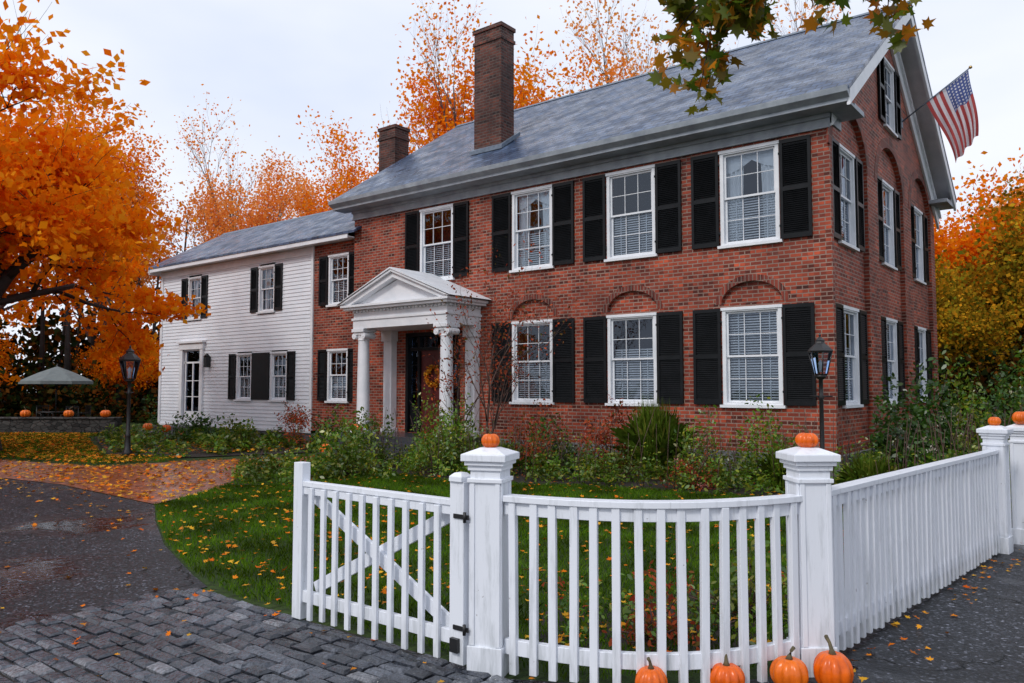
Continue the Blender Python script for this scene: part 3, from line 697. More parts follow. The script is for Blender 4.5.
def run(mb,pts,n,out,h=1.03,thick=.045):
    mb.sweep(pts,.10,h-.035,h); mb.sweep(pts,.05,h-.11,h-.037); mb.sweep(pts,.045,.13,.215)
    P=[Vector(p) for p in pts]; L=[0]
    for i in range(1,len(P)): L.append(L[-1]+(P[i]-P[i-1]).length)
    for k in range(n):
        s=L[-1]*(k+.6)/(n+.2)+random.uniform(-.006,.006); i=max([j for j in range(len(L)-1) if L[j]<=s] or [0]); u=(s-L[i])/(L[i+1]-L[i]); q=P[i].lerp(P[i+1],u)
        d=(P[i+1]-P[i]).normalized(); ang=math.atan2(d.y,d.x)+random.uniform(-.06,.06); nrm=Vector((d.y,-d.x))*out
        q=q+nrm*.024
        T=Matrix.Translation((q.x,q.y,0))@Matrix.Rotation(random.uniform(-.010,.010),4,'Y')@Matrix.Rotation(ang,4,'Z')
        t=thick/2; mb.box(-t,t,-.018,.018,.035+random.uniform(-.012,.012),h-.036,0,T)
mb=MB()
chord=(Bp-A); nn=Vector((chord.y,-chord.x)).normalized()
pts=[]
for i in range(25):
    t=.05+.90*i/24; pts.append(A+chord*t+nn*(.33*math.sin(math.pi*t)**.9))
run(mb,pts,15,1)
mb.build('curved_section',['fence'],FN,bevel=.003)
mb=MB(); d=(C-Bp).normalized()
run(mb,[Bp+d*.1,Bp+d*1.6,Bp+d*3,C-d*.1],38,1,h=1.03); mb.build('straight_section',['fence'],FN,bevel=.003)
mb=MB(); run(mb,[Vector((3.2,-4.45)),Vector((3.44,-.3))],34,1); run(mb,[Vector((3.46,-.1)),Vector((3.6,4.7))],38,1); mb.build('far_section',['fence'],FN)
GT=empty('garden_gate')
g0=Vector((.985,-11.03)); g1=Vector((-.56,-11.0)); gd=(g1-g0); L=gd.length; ga=math.atan2(gd.y,gd.x)
T=Matrix.Translation((g0.x,g0.y,0))@Matrix.Rotation(ga,4,'Z')
mb=MB()
mb.box(-.055,.055,-.035,.035,.05,1.10,0,T); mb.lathe([(.055,0),(.054,.03),(.03,.05),(0,.055)],4,0,T@Matrix.Translation((0,0,1.10))@Matrix.Rotation(math.radians(45),4,'Z')@Matrix.Diagonal((1.3,1.3,1,1)),False)
mb.box(L-.05,L+.05,-.035,.035,.03,1.12,0,T)
mb.box(.055,L-.05,-.03,.03,.955,.99,0,T); mb.box(.055,L-.05,-.02,.02,.90,.953,0,T); mb.box(.055,L-.05,-.02,.02,.15,.23,0,T)
n=10
for k in range(n):
    x=.055+(L-.105)*(k+.75)/(n+.5)+random.uniform(-.006,.006); mb.box(x-.021,x+.021,.021,.045,.05+random.uniform(-.01,.01),.95,0,T)
def bar(p,q,w,y0,y1):
    p=Vector(p);q=Vector(q);d=(q-p).normalized();n_=Vector((-d.y,d.x))*w/2
    mb.prism([(p+n_)[:],(p-n_)[:],(q-n_)[:],(q+n_)[:]],'y',y0,y1,0,T)
bar((.1,.24),(L-.08,.90),.085,-.048,-.0205); bar((L-.1,.24),(.1,.90),.085,-.072,-.0485)
mb.build('gate_frame',['fence'],GT,bevel=.003)
mb=MB()
for z in (.26,.90): mb.box(-.10,.02,.036,.043,z-.013,z+.013,0,T); mb.tube([T@Vector((-.075,.047,z-.03)),T@Vector((-.075,.047,z+.03))],[.010,.010],8)
mb.box(-.03,.03,.036,.06,.12,.20,0,T)
mb.build('gate_hinges',['blackmetal'],GT)

# ================================================================== PUMPKINS
def pumpkin(loc,r,squash=.8,seed=0):
    rnd=random.Random(seed); n=60; mm=20; vs=[];fs=[]
    e=empty('pumpkin',loc)
    mb=MB(); ribs=rnd.choice([9,10,11]); ph=rnd.random()*6
    for j in range(mm+1):
        f=math.pi*j/mm
        for k in range(n):
            a=2*math.pi*k/n; rib=1-.16*(abs(math.cos(a*ribs/2+ph))**4)*math.sin(f)**.5
            rr=r*math.sin(f)**.85*rib*(1+.04*math.sin(a*2+ph)) if 0<j<mm else .001
            zz=-math.cos(f); zz=zz*squash*r - (.16*r*math.exp(-((math.sin(f))/.25)**2))*(1 if zz>0 else -1)
            vs.append((rr*math.cos(a),rr*math.sin(a),zz+squash*r*.93))
    for j in range(mm):
        for k in range(n): fs.append((j*n+k,j*n+(k+1)%n,(j+1)*n+(k+1)%n,(j+1)*n+k))
    mb.add(vs,fs,0,True)
    h=squash*r*1.75; dx,dy=rnd.uniform(-.45,.45)*r,rnd.uniform(-.45,.45)*r
    mb.tube([(0,0,h-.04*r),(dx*.2,dy*.2,h+.25*r),(dx*.6,dy*.6,h+.5*r),(dx*1.4,dy*1.4,h+.72*r)],[.24*r,.11*r,.09*r,.11*r],7,1)
    mb.build('pumpkin_body',['pumpkin','pstem'],e); return e
for i,(x,y,r,z,s) in enumerate([(2.79,-10.0,.108,.008,.98),(2.60,-10.14,.10,.008,.9),(2.35,-10.40,.096,.008,.85),(2.06,-10.71,.088,.008,.95),
      (1.13,-10.93,.055,1.298,.8),(2.606,-9.776,.066,1.298,.72),(3.02,-5.19,.06,1.268,.8),(3.2,-4.6,.09,1.268,.8),
      (-11.35,-2.1,.2,.0,.8),(-21.0,-1.0,.16,.2,.8),(-22.3,-.95,.17,.2,.8),(-11.2,-1.3,.15,.5,.9),(-20.3,-.9,.15,.03,.8)]): pumpkin((x,y,z),r,s,i+3)

# ================================================================== LAMP POSTS
def lamp(loc,h,s):
    e=empty('lamp_post',loc); mb=MB()
    lb=h-.62*s
    mb.lathe([(.085*s,0),(.085*s,.12),(.055*s,.2),(.045*s,.5),(.05*s,.52),(.034*s,.56),(.03*s,lb-.35),(.045*s,lb-.32),(.03*s,lb-.28),(.03*s,lb-.06),(.07*s,lb-.03),(.09*s,lb)],12,0)
    mb.tube([(-.16*s,0,lb-.3),(.16*s,0,lb-.3)],[.012*s]*2,6)
    mb.lathe([(.09*s,lb),(.10*s,lb+.025)],6,0,None,False)
    mb.lathe([(.088*s,lb+.03),(.158*s,lb+.335*s)],6,1,None,False)
    for k in range(6):
        a=2*math.pi*k/6; p=Vector((math.cos(a),math.sin(a),0)); mb.tube([p*.094*s+Vector((0,0,lb+.02)),p*.166*s+Vector((0,0,lb+.34*s))],[.010*s]*2,5)
    mb.lathe([(.175*s,lb+.335*s),(.185*s,lb+.36*s),(.15*s,lb+.40*s),(.07*s,lb+.47*s),(.06*s,lb+.50*s),(.075*s,lb+.51*s),(.03*s,lb+.55*s),(.012*s,lb+.57*s),(.02*s,lb+.59*s),(.0,lb+.63*s)],6,0,None,False)
    mb.lathe([(.025*s,lb+.05),(.025*s,lb+.14*s),(.035*s,lb+.18*s),(.0,lb+.24*s)],10,2)
    mb.build('lamp_body',['blackmetal','glass','trim'],e)
lamp((.57,-2.72,0),2.45,1.0); lamp((-14.83,-5.28,0),2.68,1.35)

# ================================================================== PATIO
sw=MB(); sw.sweep([(-36,-9),(-31.5,-5.5),(-28.6,-3.2),(-25.1,-.6)],.5,0,.5); sw.sweep([(-36,-9),(-31.5,-5.5),(-28.6,-3.2),(-25.1,-.6)],.58,.502,.58); sw.build('stone_wall',['fieldstone'],bevel=.03)
for i,(x,y) in enumerate([(-27.9,-2.68),(-26.6,-1.72),(-25.5,-.9),(-30.2,-4.4)]): pumpkin((x,y,.575),.18,.8,40+i)
UX,UY=-29.0,-1.2
U=empty('patio_umbrella',(UX,UY,0)); mb=MB()
n=8; R=1.35
vs=[(0,0,2.5)]+[(R*.5*math.cos(2*math.pi*k/n),R*.5*math.sin(2*math.pi*k/n),2.24) for k in range(n)]+[(R*math.cos(2*math.pi*k/n),R*math.sin(2*math.pi*k/n),1.92) for k in range(n)]+[(R*1.01*math.cos(2*math.pi*k/n),R*1.01*math.sin(2*math.pi*k/n),1.80) for k in range(n)]
fs=[(0,1+k,1+(k+1)%n) for k in range(n)]+[(1+k,1+n+k,1+n+(k+1)%n,1+(k+1)%n) for k in range(n)]+[(1+n+k,1+2*n+k,1+2*n+(k+1)%n,1+n+(k+1)%n) for k in range(n)]
mb.add(vs,fs,0); mb.tube([(0,0,0),(0,0,2.6)],[.03,.025],8,1); mb.lathe([(.3,0),(.3,.05),(.06,.1)],14,1)
for k in range(n): a=2*math.pi*k/n; mb.tube([(0,0,2.42),(R*math.cos(a),R*math.sin(a),1.9)],[.008,.008],4,1)
mb.build('umbrella_canopy_and_pole',['canvas','blackmetal'],U,recalc=False)
e=empty('patio_table',(UX,UY,0)); mb=MB(); mb.lathe([(.62,.70),(.64,.715),(.62,.73)],24)
for k in range(4): a=math.pi/4+k*math.pi/2; mb.tube([(.5*math.cos(a),.5*math.sin(a),0),(.42*math.cos(a),.42*math.sin(a),.7)],[.02,.02],6)
mb.build('table_top_and_legs',['blackmetal'],e)
def chair(x,y,ang):
    e=empty('patio_chair',(x,y,0)); e.rotation_euler=(0,0,ang); mb=MB()
    mb.box(-.24,.24,-.24,.24,.43,.46)
    for a in (-.22,.22):
        for b in (-.22,.22): mb.tube([(a,b,0),(a,b,.44 if b<0 else .95)],[.014,.014],6)
        mb.tube([(a,-.22,.62),(a,.22,.66)],[.014]*2,6); mb.tube([(a,-.22,.44),(a,-.22,.62)],[.014]*2,6)
    for k in range(7): mb.box(-.2+.4*k/6-.012,-.2+.4*k/6+.012,.215,.225,.5,.92)
    mb.box(-.24,.24,.205,.235,.9,.96); mb.build('chair_frame',['blackmetal'],e)
chair(UX-1,UY,math.pi/2); chair(UX+1,UY+.1,-math.pi/2); chair(UX,UY+1.0,0); chair(-31.5,-2.6,1.0)

# ================================================================== TREES
def gen_tree(seed,height,r0,levels,ang=(25,50),up=.12,nleaf=12000,lsize=.25,clr=.5,ltop=None,trunk=.33,ratio=.7,kids=(3,4),tmpl=TD,leafmat='lf_orange',bark='bark',lsquash=.6,rr=(.5,.72)):
    rnd=random.Random(seed); mb=MB(); tips=[]
    def br(p,d,L,r,lev):
        n=4 if lev<levels else 5; pts=[p];rad=[r]; q=p.copy(); dd=d.copy()
        for i in range(n):
            dd=(dd+Vector((rnd.gauss(0,.13),rnd.gauss(0,.13),rnd.gauss(0,.08)+up*.5))).normalized()
            q=q+dd*L/n; pts.append(q.copy()); rad.append(r*(1-.45*(i+1)/n))
        mb.tube(pts,rad,8 if r>.12 else (5 if r>.03 else 3),0)
        if lev<=2: tips.append((pts,lev))
        if lev==0: return
        k=rnd.randint(*kids)
        for c in range(k+ (2 if lev==levels else 0)):
            t=rnd.uniform(.45,1.0) if c>0 else 1.0
            i=min(int(t*n),n); bp=pts[i]
            an=math.radians(rnd.uniform(*ang))*(1 if c>0 else .5); az=rnd.uniform(0,2*math.pi)
            ax=dd.orthogonal().normalized(); ax=Matrix.Rotation(az,3,dd)@ax
            nd=(Matrix.Rotation(an,3,ax)@dd); nd.z+=up; nd.normalize()
            br(bp,nd,L*ratio*rnd.uniform(.75,1.15),rad[i]*rnd.uniform(*rr),lev-1)
    br(Vector((0,0,-.1)),Vector((rnd.gauss(0,.04),rnd.gauss(0,.04),1)),height*trunk,r0,levels)
    P=[]
    for pts,lev in tips:
        for p in pts[1:]: P.append((p.x,p.y,p.z,1.0 if lev<2 else .4))
    P=np.array(P); w=P[:,3].copy()
    if ltop is not None: w*=np.clip((ltop[1]-P[:,2])/(ltop[1]-ltop[0]),.012,1)
    w/=w.sum(); idx=rng.choice(len(P),nleaf,p=w); off=rng.normal(0,clr,(nleaf,3)); off[:,2]*=lsquash
    Q=P[idx,:3]+off
    lm=leaf_mesh('crown',Q,rng.uniform(.6,1.2,nleaf)*lsize,tmpl,leafmat,None,None,False)
    tob=mb.build('trunk_and_limbs',[bark],None,recalc=False); tm=tob.data; bpy.data.objects.remove(tob)
    return tm,lm
def place(name,tm,lm,loc,rot=0,s=1.0,mat=None,sz=None):
    e=empty(name,loc); e.rotation_euler=(0,0,rot); e.scale=(s,s,sz or s)
    a=bpy.data.objects.new('trunk_and_limbs',tm); b=bpy.data.objects.new('crown',lm)
    for o in (a,b): COL.objects.link(o); o.parent=e
    if mat: b.material_slots[0].link='OBJECT'; b.material_slots[0].material=M[mat]
    return e
tm,lm=gen_tree(5,14.5,.34,5,(35,68),.03,64000,.185,.21,ltop=(4.6,8.4),trunk=.25,ratio=.77,kids=(3,4),lsquash=.40,rr=(.60,.80))
place('maple_tree',tm,lm,(-18.9,-6.9,0),.6,1.16,sz=1.2)
t1=gen_tree(21,23,.40,5,(20,42),.14,18000,.22,.42,trunk=.34,bark='barkgrey',leafmat='lf_orange',rr=(.55,.78))
t2=gen_tree(33,21,.36,5,(22,45),.10,22000,.22,.45,trunk=.32,leafmat='lf_amber',bark='barkgrey',rr=(.55,.78))
t4=gen_tree(61,24,.36,5,(18,38),.16,4500,.2,.4,trunk=.34,leafmat='lf_amber',bark='barkgrey',rr=(.60,.82))
t3=gen_tree(47,15,.28,5,(25,55),.06,30000,.24,.5,trunk=.26,ratio=.74,leafmat='lf_yellowgreen')
for (x,y,r,s,t,mt) in [(-23.8,14.4,.3,1.0,t1,'lf_orange'),(-19.8,20.1,1.8,1.05,t2,'lf_amber'),(-13.9,22.2,3.2,1.1,t4,'lf_amber'),(-28.5,15.5,4.1,.92,t2,'lf_orange'),(-9,26,5.0,1.0,t4,'lf_amber'),(-17,24,2.0,1.1,t4,'lf_amber'),(-21,16,4.4,.95,t4,'lf_orange'),
     (-37.5,11.5,2.2,.86,t2,'lf_amber'),(-43,20.9,.9,.95,t1,'lf_amber'),(-41.7,6.7,5.2,.9,t1,'lf_orange'),(-39.8,0.5,1.3,.9,t2,'lf_orange'),(-50,12,3.7,.9,t1,'lf_amber'),(-33,17,2.9,.86,t2,'lf_orange'),(-40,15,3.9,.9,t4,'lf_orange'),(-24,-12,3.9,.62,t4,'lf_orange'),
     (-36,5,2.6,.5,t3,'lf_orange'),(-38,-3,.6,.55,t3,'lf_orange'),(-33,9.5,4.6,.5,t3,'lf_amber'),
     (-1.2,26.5,.4,1.05,t3,'lf_orange'),(2.3,22.5,2.0,.95,t3,'lf_yellowgreen'),(-1.6,18.8,4.4,.62,t3,'lf_yellowgreen'),(6,30,3.3,1.15,t3,'lf_orange'),(9,24,1.1,.9,t3,'lf_yellowgreen'),(1.5,32,1.1,1.3,t3,'lf_amber'),(-45,-6,1,1,t3,'lf_orange')]:
    place('maple_tree',t[0],t[1],(x,y,0),r,s,mt)
def forest(name,pts,n,hmax,size,mat,wid=3):
    pts=np.array(pts,float); seg=np.linalg.norm(np.diff(pts,axis=0),axis=1); cum=np.concatenate([[0],np.cumsum(seg)])
    s=rng.uniform(0,cum[-1],n); i=np.clip(np.searchsorted(cum,s)-1,0,len(seg)-1); u=(s-cum[i])/seg[i]
    P=pts[i]+(pts[i+1]-pts[i])*u[:,None]+rng.normal(0,wid,(n,2))
    top=hmax*(.55+.25*np.sin(s*.35)+.15*np.sin(s*.93+1)+.12*np.sin(s*2.1))
    z=rng.uniform(0,1,n)**.9*top
    leaf_mesh(name,np.column_stack([P,z]),rng.uniform(.5,1.3,n)*size,TD,mat)
forest('distant_trees',[(-44,-16),(-46,0),(-44,12),(-38,24),(-20,34),(0,38),(14,34),(24,26)],46000,8,.5,'lf_dark')
forest('distant_trees',[(-38,-6),(-36,2),(-33,8),(-24,11),(-14,14)],14000,3.4,.28,'lf_dark',1.5)
forest('distant_trees',[(-3,15),(0,17),(4,19),(10,20)],9000,3.6,.25,'lf_dark',1.2)
mb=MB()
for i in range(46):
    x=-40+rng.uniform(-3,5); y=rng.uniform(-12,16); h=rng.uniform(6,11); dx,dy=rng.normal(0,.4,2)
    mb.tube([(x,y,0),(x+dx*.5,y+dy*.5,h*.5),(x+dx,y+dy,h)],[rng.uniform(.1,.22),.1,.04],6)
mb.build('distant_tree_trunks',['bark'])

# overhanging maple in the foreground (trunk stands right of the view)
O=empty('overhanging_maple_tree'); mb=MB()
mb.tube([(7.0,-8.6,-.1),(6.9,-8.7,1.5),(6.8,-8.7,3.5),(6.5,-8.8,5.6),(6.7,-8.5,8),(7.2,-8.2,11)],[.30,.24,.21,.18,.13,.05],12)
limb=[(6.6,-8.8,4.9),(5.4,-9.0,5.5),(4.2,-9.2,5.6),(3.2,-9.5,5.3),(2.6,-9.7,5.05),(2.15,-9.9,4.85)]
mb.tube(limb,[.10,.075,.055,.04,.028,.012],8)
LP=[];rnd=random.Random(4)
def twig(p,d,L,r,lev,per=3):
    pts=[Vector(p)]; dd=Vector(d).normalized(); q=Vector(p)
    n=5
    for i in range(n):
        dd=(dd+Vector((rnd.gauss(0,.12),rnd.gauss(0,.12),-.08+rnd.gauss(0,.1)))).normalized(); q=q+dd*L/n; pts.append(q.copy())
    mb.tube(pts,[r*(1-.7*i/n) for i in range(n+1)],5)
    for i in range(1,n+1):
        if lev==0 or i>2:
            for _ in range(per if lev==0 else 2): LP.append((pts[i]+Vector((rnd.gauss(0,.06),rnd.gauss(0,.06),rnd.gauss(-.05,.05))))[:])
    if lev>0:
        for i in range(2,n+1):
            for sgn in (-1,1):
                if rnd.random()<.8:
                    side=dd.cross(Vector((0,0,1))).normalized()*sgn; twig(pts[i],(dd*.7+side*.55+Vector((0,0,-.3))),L*.36,r*.5,lev-1,per)
for (p,d,L) in [((3.0,-9.55,5.25),(-.5,-.12,-.9),.95),((2.6,-9.7,5.05),(-.30,-.05,-1),1.1),((2.4,-9.8,5.0),(-.12,.0,-1),1.15),((2.2,-9.9,4.9),(-.1,0,-1),.75),((2.0,-9.98,4.8),(-.1,0,-1),.5),((2.75,-9.65,5.15),(-.2,.1,-1),.9),((2.4,-9.75,5.0),(-.05,.15,-1),.9),((2.9,-9.5,5.2),(-.15,.1,-1),.95),
    ((4.6,-9.1,5.6),(-.4,.3,-.1),1.2),((4.3,-9.2,5.6),(-.3,-.4,.3),1.2),((5.4,-9,5.5),(-.2,.5,.4),1.3)]:
    twig(p,d,L,.012,1,4)
mb.build('trunk_and_limb',['bark'],O,recalc=False)
LP=np.array(LP); leaf_mesh('leaves',LP,rng.uniform(.08,.13,len(LP)),TM,'lf_near',None,O)

def small_tree(name,loc,h,seed,nleaf,mat,r=.035,ls=.06,lv=4,trunk=.3):
    a,b=gen_tree(seed,h,r,lv,(18,42),.10,nleaf,ls,.10,trunk=trunk,ratio=.78,kids=(2,3),leafmat=mat,tmpl=TE,rr=(.65,.85),bark='stem')
    return place(name,a,b,loc)
small_tree('ornamental_tree',(-6.9,-1.5,0),5.2,8,480,'lf_red',.04,.07,5,.24); small_tree('ornamental_tree',(-7.5,-1.9,0),5.0,9,480,'lf_red',.04,.07,5,.24)
small_tree('ornamental_tree',(-6.2,-2.2,0),5.6,27,420,'lf_red',.035,.07,4,.32)
small_tree('bare_shrub',(-14.0,-1.0,0),2.5,12,450,'lf_red',.025,.07,4,.2); small_tree('bare_shrub',(-13.0,-1.6,0),2.2,14,400,'lf_red',.02,.07,4,.2)
small_tree('bare_shrub',(-5.5,-1.2,0),2.8,15,350,'lf_red',.025,.06,4,.2); small_tree('bare_shrub',(-8.0,-3.4,0),2.8,17,350,'lf_lime',.025,.06,4,.2)
small_tree('bare_shrub',(-.2,-1.6,0),2.0,19,300,'lf_lime',.015,.06,4,.2); small_tree('bare_shrub',(-4.6,-2.6,0),1.8,23,300,'lf_red',.015,.05,4,.2)

# ------------------------------------------------------------------ shrubs
def shrub(name,loc,rx,ry,h,n,ls,mat,seed,flowers=0):
    r=np.random.default_rng(seed); e=empty(name,loc)
    u=r.normal(size=(n,3)); u/=np.linalg.norm(u,axis=1)[:,None]; u[:,2]=np.abs(u[:,2])
    rad=r.uniform(.3,1.1,n)**.5*(1+.28*np.sin(u[:,0]*5+seed)+.22*np.sin(u[:,1]*7+seed*2)+.18*np.sin(u[:,2]*9))
    P=u*rad[:,None]*np.array([rx,ry,h]); P[:,2]+=.02
    leaf_mesh('leaves',P,r.uniform(.5,1.4,n)*ls,TE,mat,None,e)
    mb=MB()
    for k in range(22):
        q=P[r.integers(n)]*1.1; mb.tube([(r.normal(0,.05),r.normal(0,.05),0),(q[0]*.4,q[1]*.4,q[2]*.55),tuple(q)],[.010,.007,.003],4)
    mb.build('stems',['stem'],e,recalc=False)
    if flowers:
        k=abs(flowers); F_=P[r.choice(n,k)]*1.05; F_=np.repeat(F_,14,0)+r.normal(0,.035,(k*14,3)); leaf_mesh('flower_heads',F_,.045,TE,'flower' if flowers>0 else 'flowerpink',None,e)
S=[('red_shrub',(-3.95,-1.2),.7,.5,1.05,1700,.065,'lf_red',-8),('green_shrub',(-2.0,-1.5),.6,.5,.85,1500,.07,'lf_lime',0),('green_shrub',(-.9,-1.2),.6,.5,1.0,1500,.07,'lf_lime',0),
('green_shrub',(-4.9,-1.8),.6,.5,.75,1400,.07,'lf_green',0),('red_shrub',(-5.8,-1.4),.5,.5,.9,1100,.06,'lf_red',0),('green_shrub',(-7.3,-2.2),.8,.7,1.1,2600,.07,'lf_lime',0),('green_shrub',(-8.1,-3.9),.6,.6,.9,1900,.07,'lf_lime',0),
('green_shrub',(-6.4,-3.5),.7,.6,.75,1700,.07,'lf_lime',0),('hydrangea_bush',(1.0,2.4),.8,.9,1.45,2900,.11,'lf_green',34),('green_shrub',(1.3,4.8),.8,1.0,1.6,2400,.09,'lf_lime',0),('hydrangea_bush',(.95,.6),.6,.7,1.2,2000,.1,'lf_green',20),
('green_shrub',(2.2,1.5),.6,1.2,.8,1800,.07,'lf_lime',0),('green_shrub',(2.3,-1.2),.6,1.0,.65,1600,.07,'lf_lime',0),('green_shrub',(1.6,7.4),.9,1.2,1.7,2200,.1,'lf_green',0),('green_shrub',(2.0,9.8),.9,1.2,2.0,2200,.12,'lf_lime',0),
('green_shrub',(-10.2,-4.2),.3,.3,.25,200,.07,'lf_lime',0),('green_shrub',(-12.4,-1.1),.6,.5,.7,1000,.08,'lf_green',0),('yellow_shrub',(-16,-1.6),.7,.6,.6,1100,.1,'lf_lime',0),('green_shrub',(-18.5,-1.4),.9,.6,.7,1200,.1,'lf_green',0),
('red_shrub',(2.15,-7.2),.3,.5,.45,500,.05,'lf_red',0),('green_shrub',(1.95,-9.0),.35,.45,.4,700,.06,'lf_lime',0),('red_shrub',(1.65,-9.9),.25,.3,.35,350,.05,'lf_red',0),('green_shrub',(-24.4,.6),.5,.6,1.0,900,.1,'lf_green',0),
('green_shrub',(-7.2,-5.0),.7,.6,.85,1900,.075,'lf_lime',0),('green_shrub',(-3.2,-2.4),.5,.45,.5,900,.06,'lf_lime',0),('red_shrub',(-1.5,-2.5),.4,.4,.5,600,.05,'lf_red',-5),('yellow_shrub',(-8.7,-5.9),.45,.4,.4,600,.07,'lf_lime',0),('red_shrub',(-8.4,-1.4),.45,.4,1.0,700,.07,'lf_red',0)]
for i,(nm,p,rx,ry,h,n,ls,mt,fl_) in enumerate(S): shrub(nm,(p[0],p[1],0),rx,ry,h,n,ls,mt,100+i,fl_)
def perennials(name,poly,dens,h,ls,mat,per=34):
    Q=scatter(poly,dens); n=len(Q); k=per
    hh=rng.uniform(.4,1.2,n)*h
    t=rng.uniform(0,1,(n,k)); ang=rng.uniform(0,2*np.pi,(n,k)); rad=rng.uniform(.03,.17,(n,k))*(1.1-t*.5)*min(1.6,h*3)
    P=np.stack([Q[:,0,None]+rad*np.cos(ang),Q[:,1,None]+rad*np.sin(ang),t*hh[:,None]+.02],2).reshape(-1,3)
    leaf_mesh(name,P,rng.uniform(.5,1.3,len(P))*ls,TE,mat,.9)
perennials('garden_perennials',bed,9,.42,.08,'lf_lime'); perennials('garden_perennials',bed,5,.75,.055,'lf_lime',44)
perennials('garden_perennials',wingbed,4,.4,.12,'lf_lime'); perennials('garden_perennials',island,9,.38,.085,'lf_lime',40)
perennials('garden_perennials',bed2,9,.3,.05,'lf_lime',26); perennials('garden_perennials',bed2,3,.45,.045,'lf_red',26)
mb=MB()
for q in scatter(bed,6):
    h=rng.uniform(.6,1.35); dx,dy=rng.normal(0,.12,2)
    mb.tube([(q[0],q[1],0),(q[0]+dx*.4,q[1]+dy*.4,h*.6),(q[0]+dx,q[1]+dy,h)],[.007,.006,.004],3)
mb.build('dried_flower_stalks',['stem'],recalc=False)
def blades(P,h,w,lean,mat,name,parent=None):
    n=len(P); a=rng.uniform(0,2*np.pi,n); L=rng.uniform(.6,1.1,n)*h; le=rng.normal(0,lean,(n,2))*L[:,None]
    b=P; dx=np.stack([np.cos(a),np.sin(a)],1)*w/2
    v0=np.column_stack([b-dx,np.zeros(n)]); v1=np.column_stack([b+dx,np.zeros(n)])
    v2=np.column_stack([b+dx*.8+le*.35,L*.62]); v3=np.column_stack([b+le,L*.98]); v4=np.column_stack([b-dx*.8+le*.35,L*.62])
    V=np.stack([v0,v1,v2,v3,v4],1).reshape(-1,3); V[:,2]+=.012; return raw_mesh(name,V,5,mat,parent)
def tuft(c,R,h,n,w,mat,name):
    a=rng.uniform(0,2*np.pi,n); d=np.stack([np.cos(a),np.sin(a)],1); b=np.array(c)+rng.normal(0,R*.22,(n,2)); q=np.abs(rng.normal(0,.5,n)).clip(0,1.3); sp=q*R
    L=rng.uniform(.45,1.1,n)*h*(1-.38*q); pr=np.stack([-d[:,1],d[:,0]],1)*w/2
    def P(t,s,k): return np.column_stack([b+d*(sp*t**1.6)[:,None]+pr*s*k,L*(t*(1+.55*q)-.62*q*t**3)+.01])
    one=np.ones(n)
    V=np.stack([P(0*one,-1,1),P(.4*one,-1,1),P(.75*one,-1,.8),P(1*one,0,0),P(.75*one,1,.8),P(.4*one,1,1),P(0*one,1,1)],1).reshape(-1,3)
    return raw_mesh(name,V,7,mat)
tuft((-2.9,-1.3),.62,1.5,1500,.009,'lf_grass','ornamental_grass'); tuft((-.3,-1.9),.4,.8,600,.008,'lf_grass','ornamental_grass'); tuft((-5.3,-2.9),.4,.7,600,.008,'lf_grass','ornamental_grass'); tuft((1.2,-2.6),.45,.8,700,.008,'lf_grass','ornamental_grass')
G1=scatter(lawn,1400); blades(G1,.06,.007,.45,'grass','lawn_grass')
leftlawn=[(-13.4,-6.7),(-16.35,-7.3),(-20,-8.9),(-36,-12),(-36,-9.5),(-28.6,-3.8),(-24.5,-1),(-23.5,-2.4),(-19,-4.2),(-15.5,-5.5),(-13.4,-4.7),(-12.8,-5.5)]
blades(scatter(leftlawn,260),.08,.014,.45,'grass','lawn_grass')
def fl(poly,d,z,s):
    Q=scatter(poly,d); return np.column_stack([Q,z+rng.uniform(0,.015,len(Q))]),rng.uniform(.5,1.3,len(Q))*s
parts=[fl(lawn,16,.05,.06),fl([(-6,-9.3),(-3.9,-10.1),(-1,-10.8),(1,-10.7),(1.5,-9),(-1,-8.5),(-5,-8)],24,.055,.05),fl(path,60,.025,.085),fl(leftlawn,80,.05,.095),fl([(-20,-10.1),(-12.3,-8.9),(-6.75,-8.85),(-2.4,-10.75),(-1.95,-10.9),(-1.95,-16),(-20,-16)],2.6,.018,.055),
       fl([(-20,-10.05),(-12.3,-8.9),(-6.75,-8.85),(-4.5,-10.2),(-8,-9.8),(-14,-10.2)],14,.018,.065),
       fl(apron,3,.038,.045),fl(street[1:6]+[(6.5,5),(6.5,-14),(1.3,-14)],5.0,.018,.045),fl([(1.7,-10.9),(2.3,-10.4),(2.64,-9.8),(3.04,-5.2),(3.2,0),(3.6,0),(3.4,-5.2),(3.0,-10),(2.4,-10.9)],26,.018,.05),
       fl(bed,9,.05,.07),fl(wingbed,22,.1,.09),fl(bed2,20,.05,.06),fl([(-1.95,-10.9),(1.1,-11.1),(1.1,-11.5),(-1.95,-11.4)],12,.038,.045)]
leaf_mesh('fallen_leaves',np.concatenate([p[0] for p in parts]),np.concatenate([p[1] for p in parts]),TM,'lf_fallen',.3)

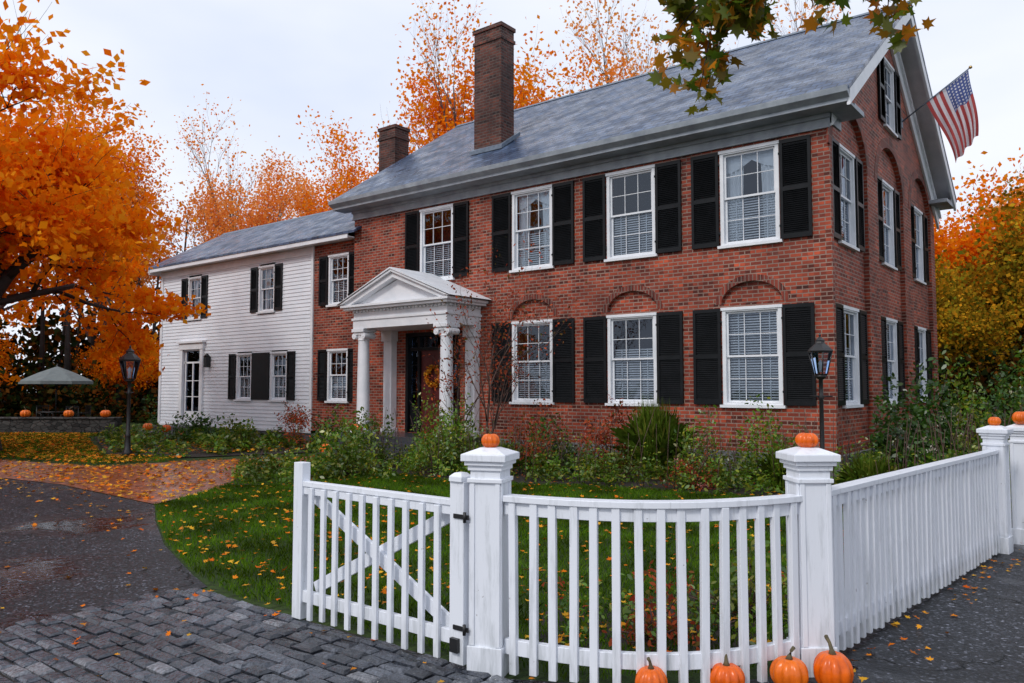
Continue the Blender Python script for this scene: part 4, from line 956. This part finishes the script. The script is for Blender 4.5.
# ================================================================== WORLD / LIGHT
w=bpy.data.worlds.new('World'); scene.world=w; w.use_nodes=True; nt=w.node_tree; nt.nodes.clear()
out=N(nt,'ShaderNodeOutputWorld'); bg=N(nt,'ShaderNodeBackground'); bg.inputs[1].default_value=.105
sky=N(nt,'ShaderNodeTexSky'); sky.sky_type='NISHITA'; sky.sun_disc=False
S_=Vector((-.02,-.85,.80)).normalized()
el=math.asin(S_.z); az=math.atan2(S_.x,S_.y)
sky.sun_elevation=el; sky.sun_rotation=az; sky.dust_density=3; sky.air_density=1.2
tc=N(nt,'ShaderNodeTexCoord'); nz=N(nt,'ShaderNodeTexNoise'); nz.inputs['Scale'].default_value=2.2; nz.inputs['Detail'].default_value=4
mp=N(nt,'ShaderNodeMapping'); mp.inputs['Scale'].default_value=(1,1,2.5); nt.links.new(tc.outputs['Generated'],mp.inputs[0]); nt.links.new(mp.outputs[0],nz.inputs['Vector'])
cl=ramp(nt,nz.outputs['Fac'],[(.3,(.74,.81,.98)),(.62,(.93,.96,1.04))])
sc=N(nt,'ShaderNodeVectorMath',operation='SCALE'); nt.links.new(cl,sc.inputs[0]); sc.inputs['Scale'].default_value=10.5
nt.links.new(mixc(nt,.9,sky.outputs[0],sc.outputs[0]),bg.inputs[0]); nt.links.new(bg.outputs[0],out.inputs[0])
ld=bpy.data.lights.new('sun','SUN'); ld.energy=1.5; ld.angle=math.radians(11); ld.color=(1,.96,.91)
lo=bpy.data.objects.new('sun',ld); COL.objects.link(lo); lo.rotation_euler=(-S_).to_track_quat('-Z','Y').to_euler(); lo.location=(0,-20,30)
scene.view_settings.view_transform='Standard'; scene.view_settings.look='None'; scene.view_settings.exposure=0; scene.view_settings.gamma=1

cd=bpy.data.cameras.new('camera'); cam=bpy.data.objects.new('camera',cd); COL.objects.link(cam)
cam.location=(4.13,-14.55,1.65); cam.rotation_euler=(math.radians(90+3.37),0,math.radians(38.1)); cd.lens=27.74; cd.sensor_width=36; cd.clip_end=1000; cd.clip_start=.05
scene.camera=cam
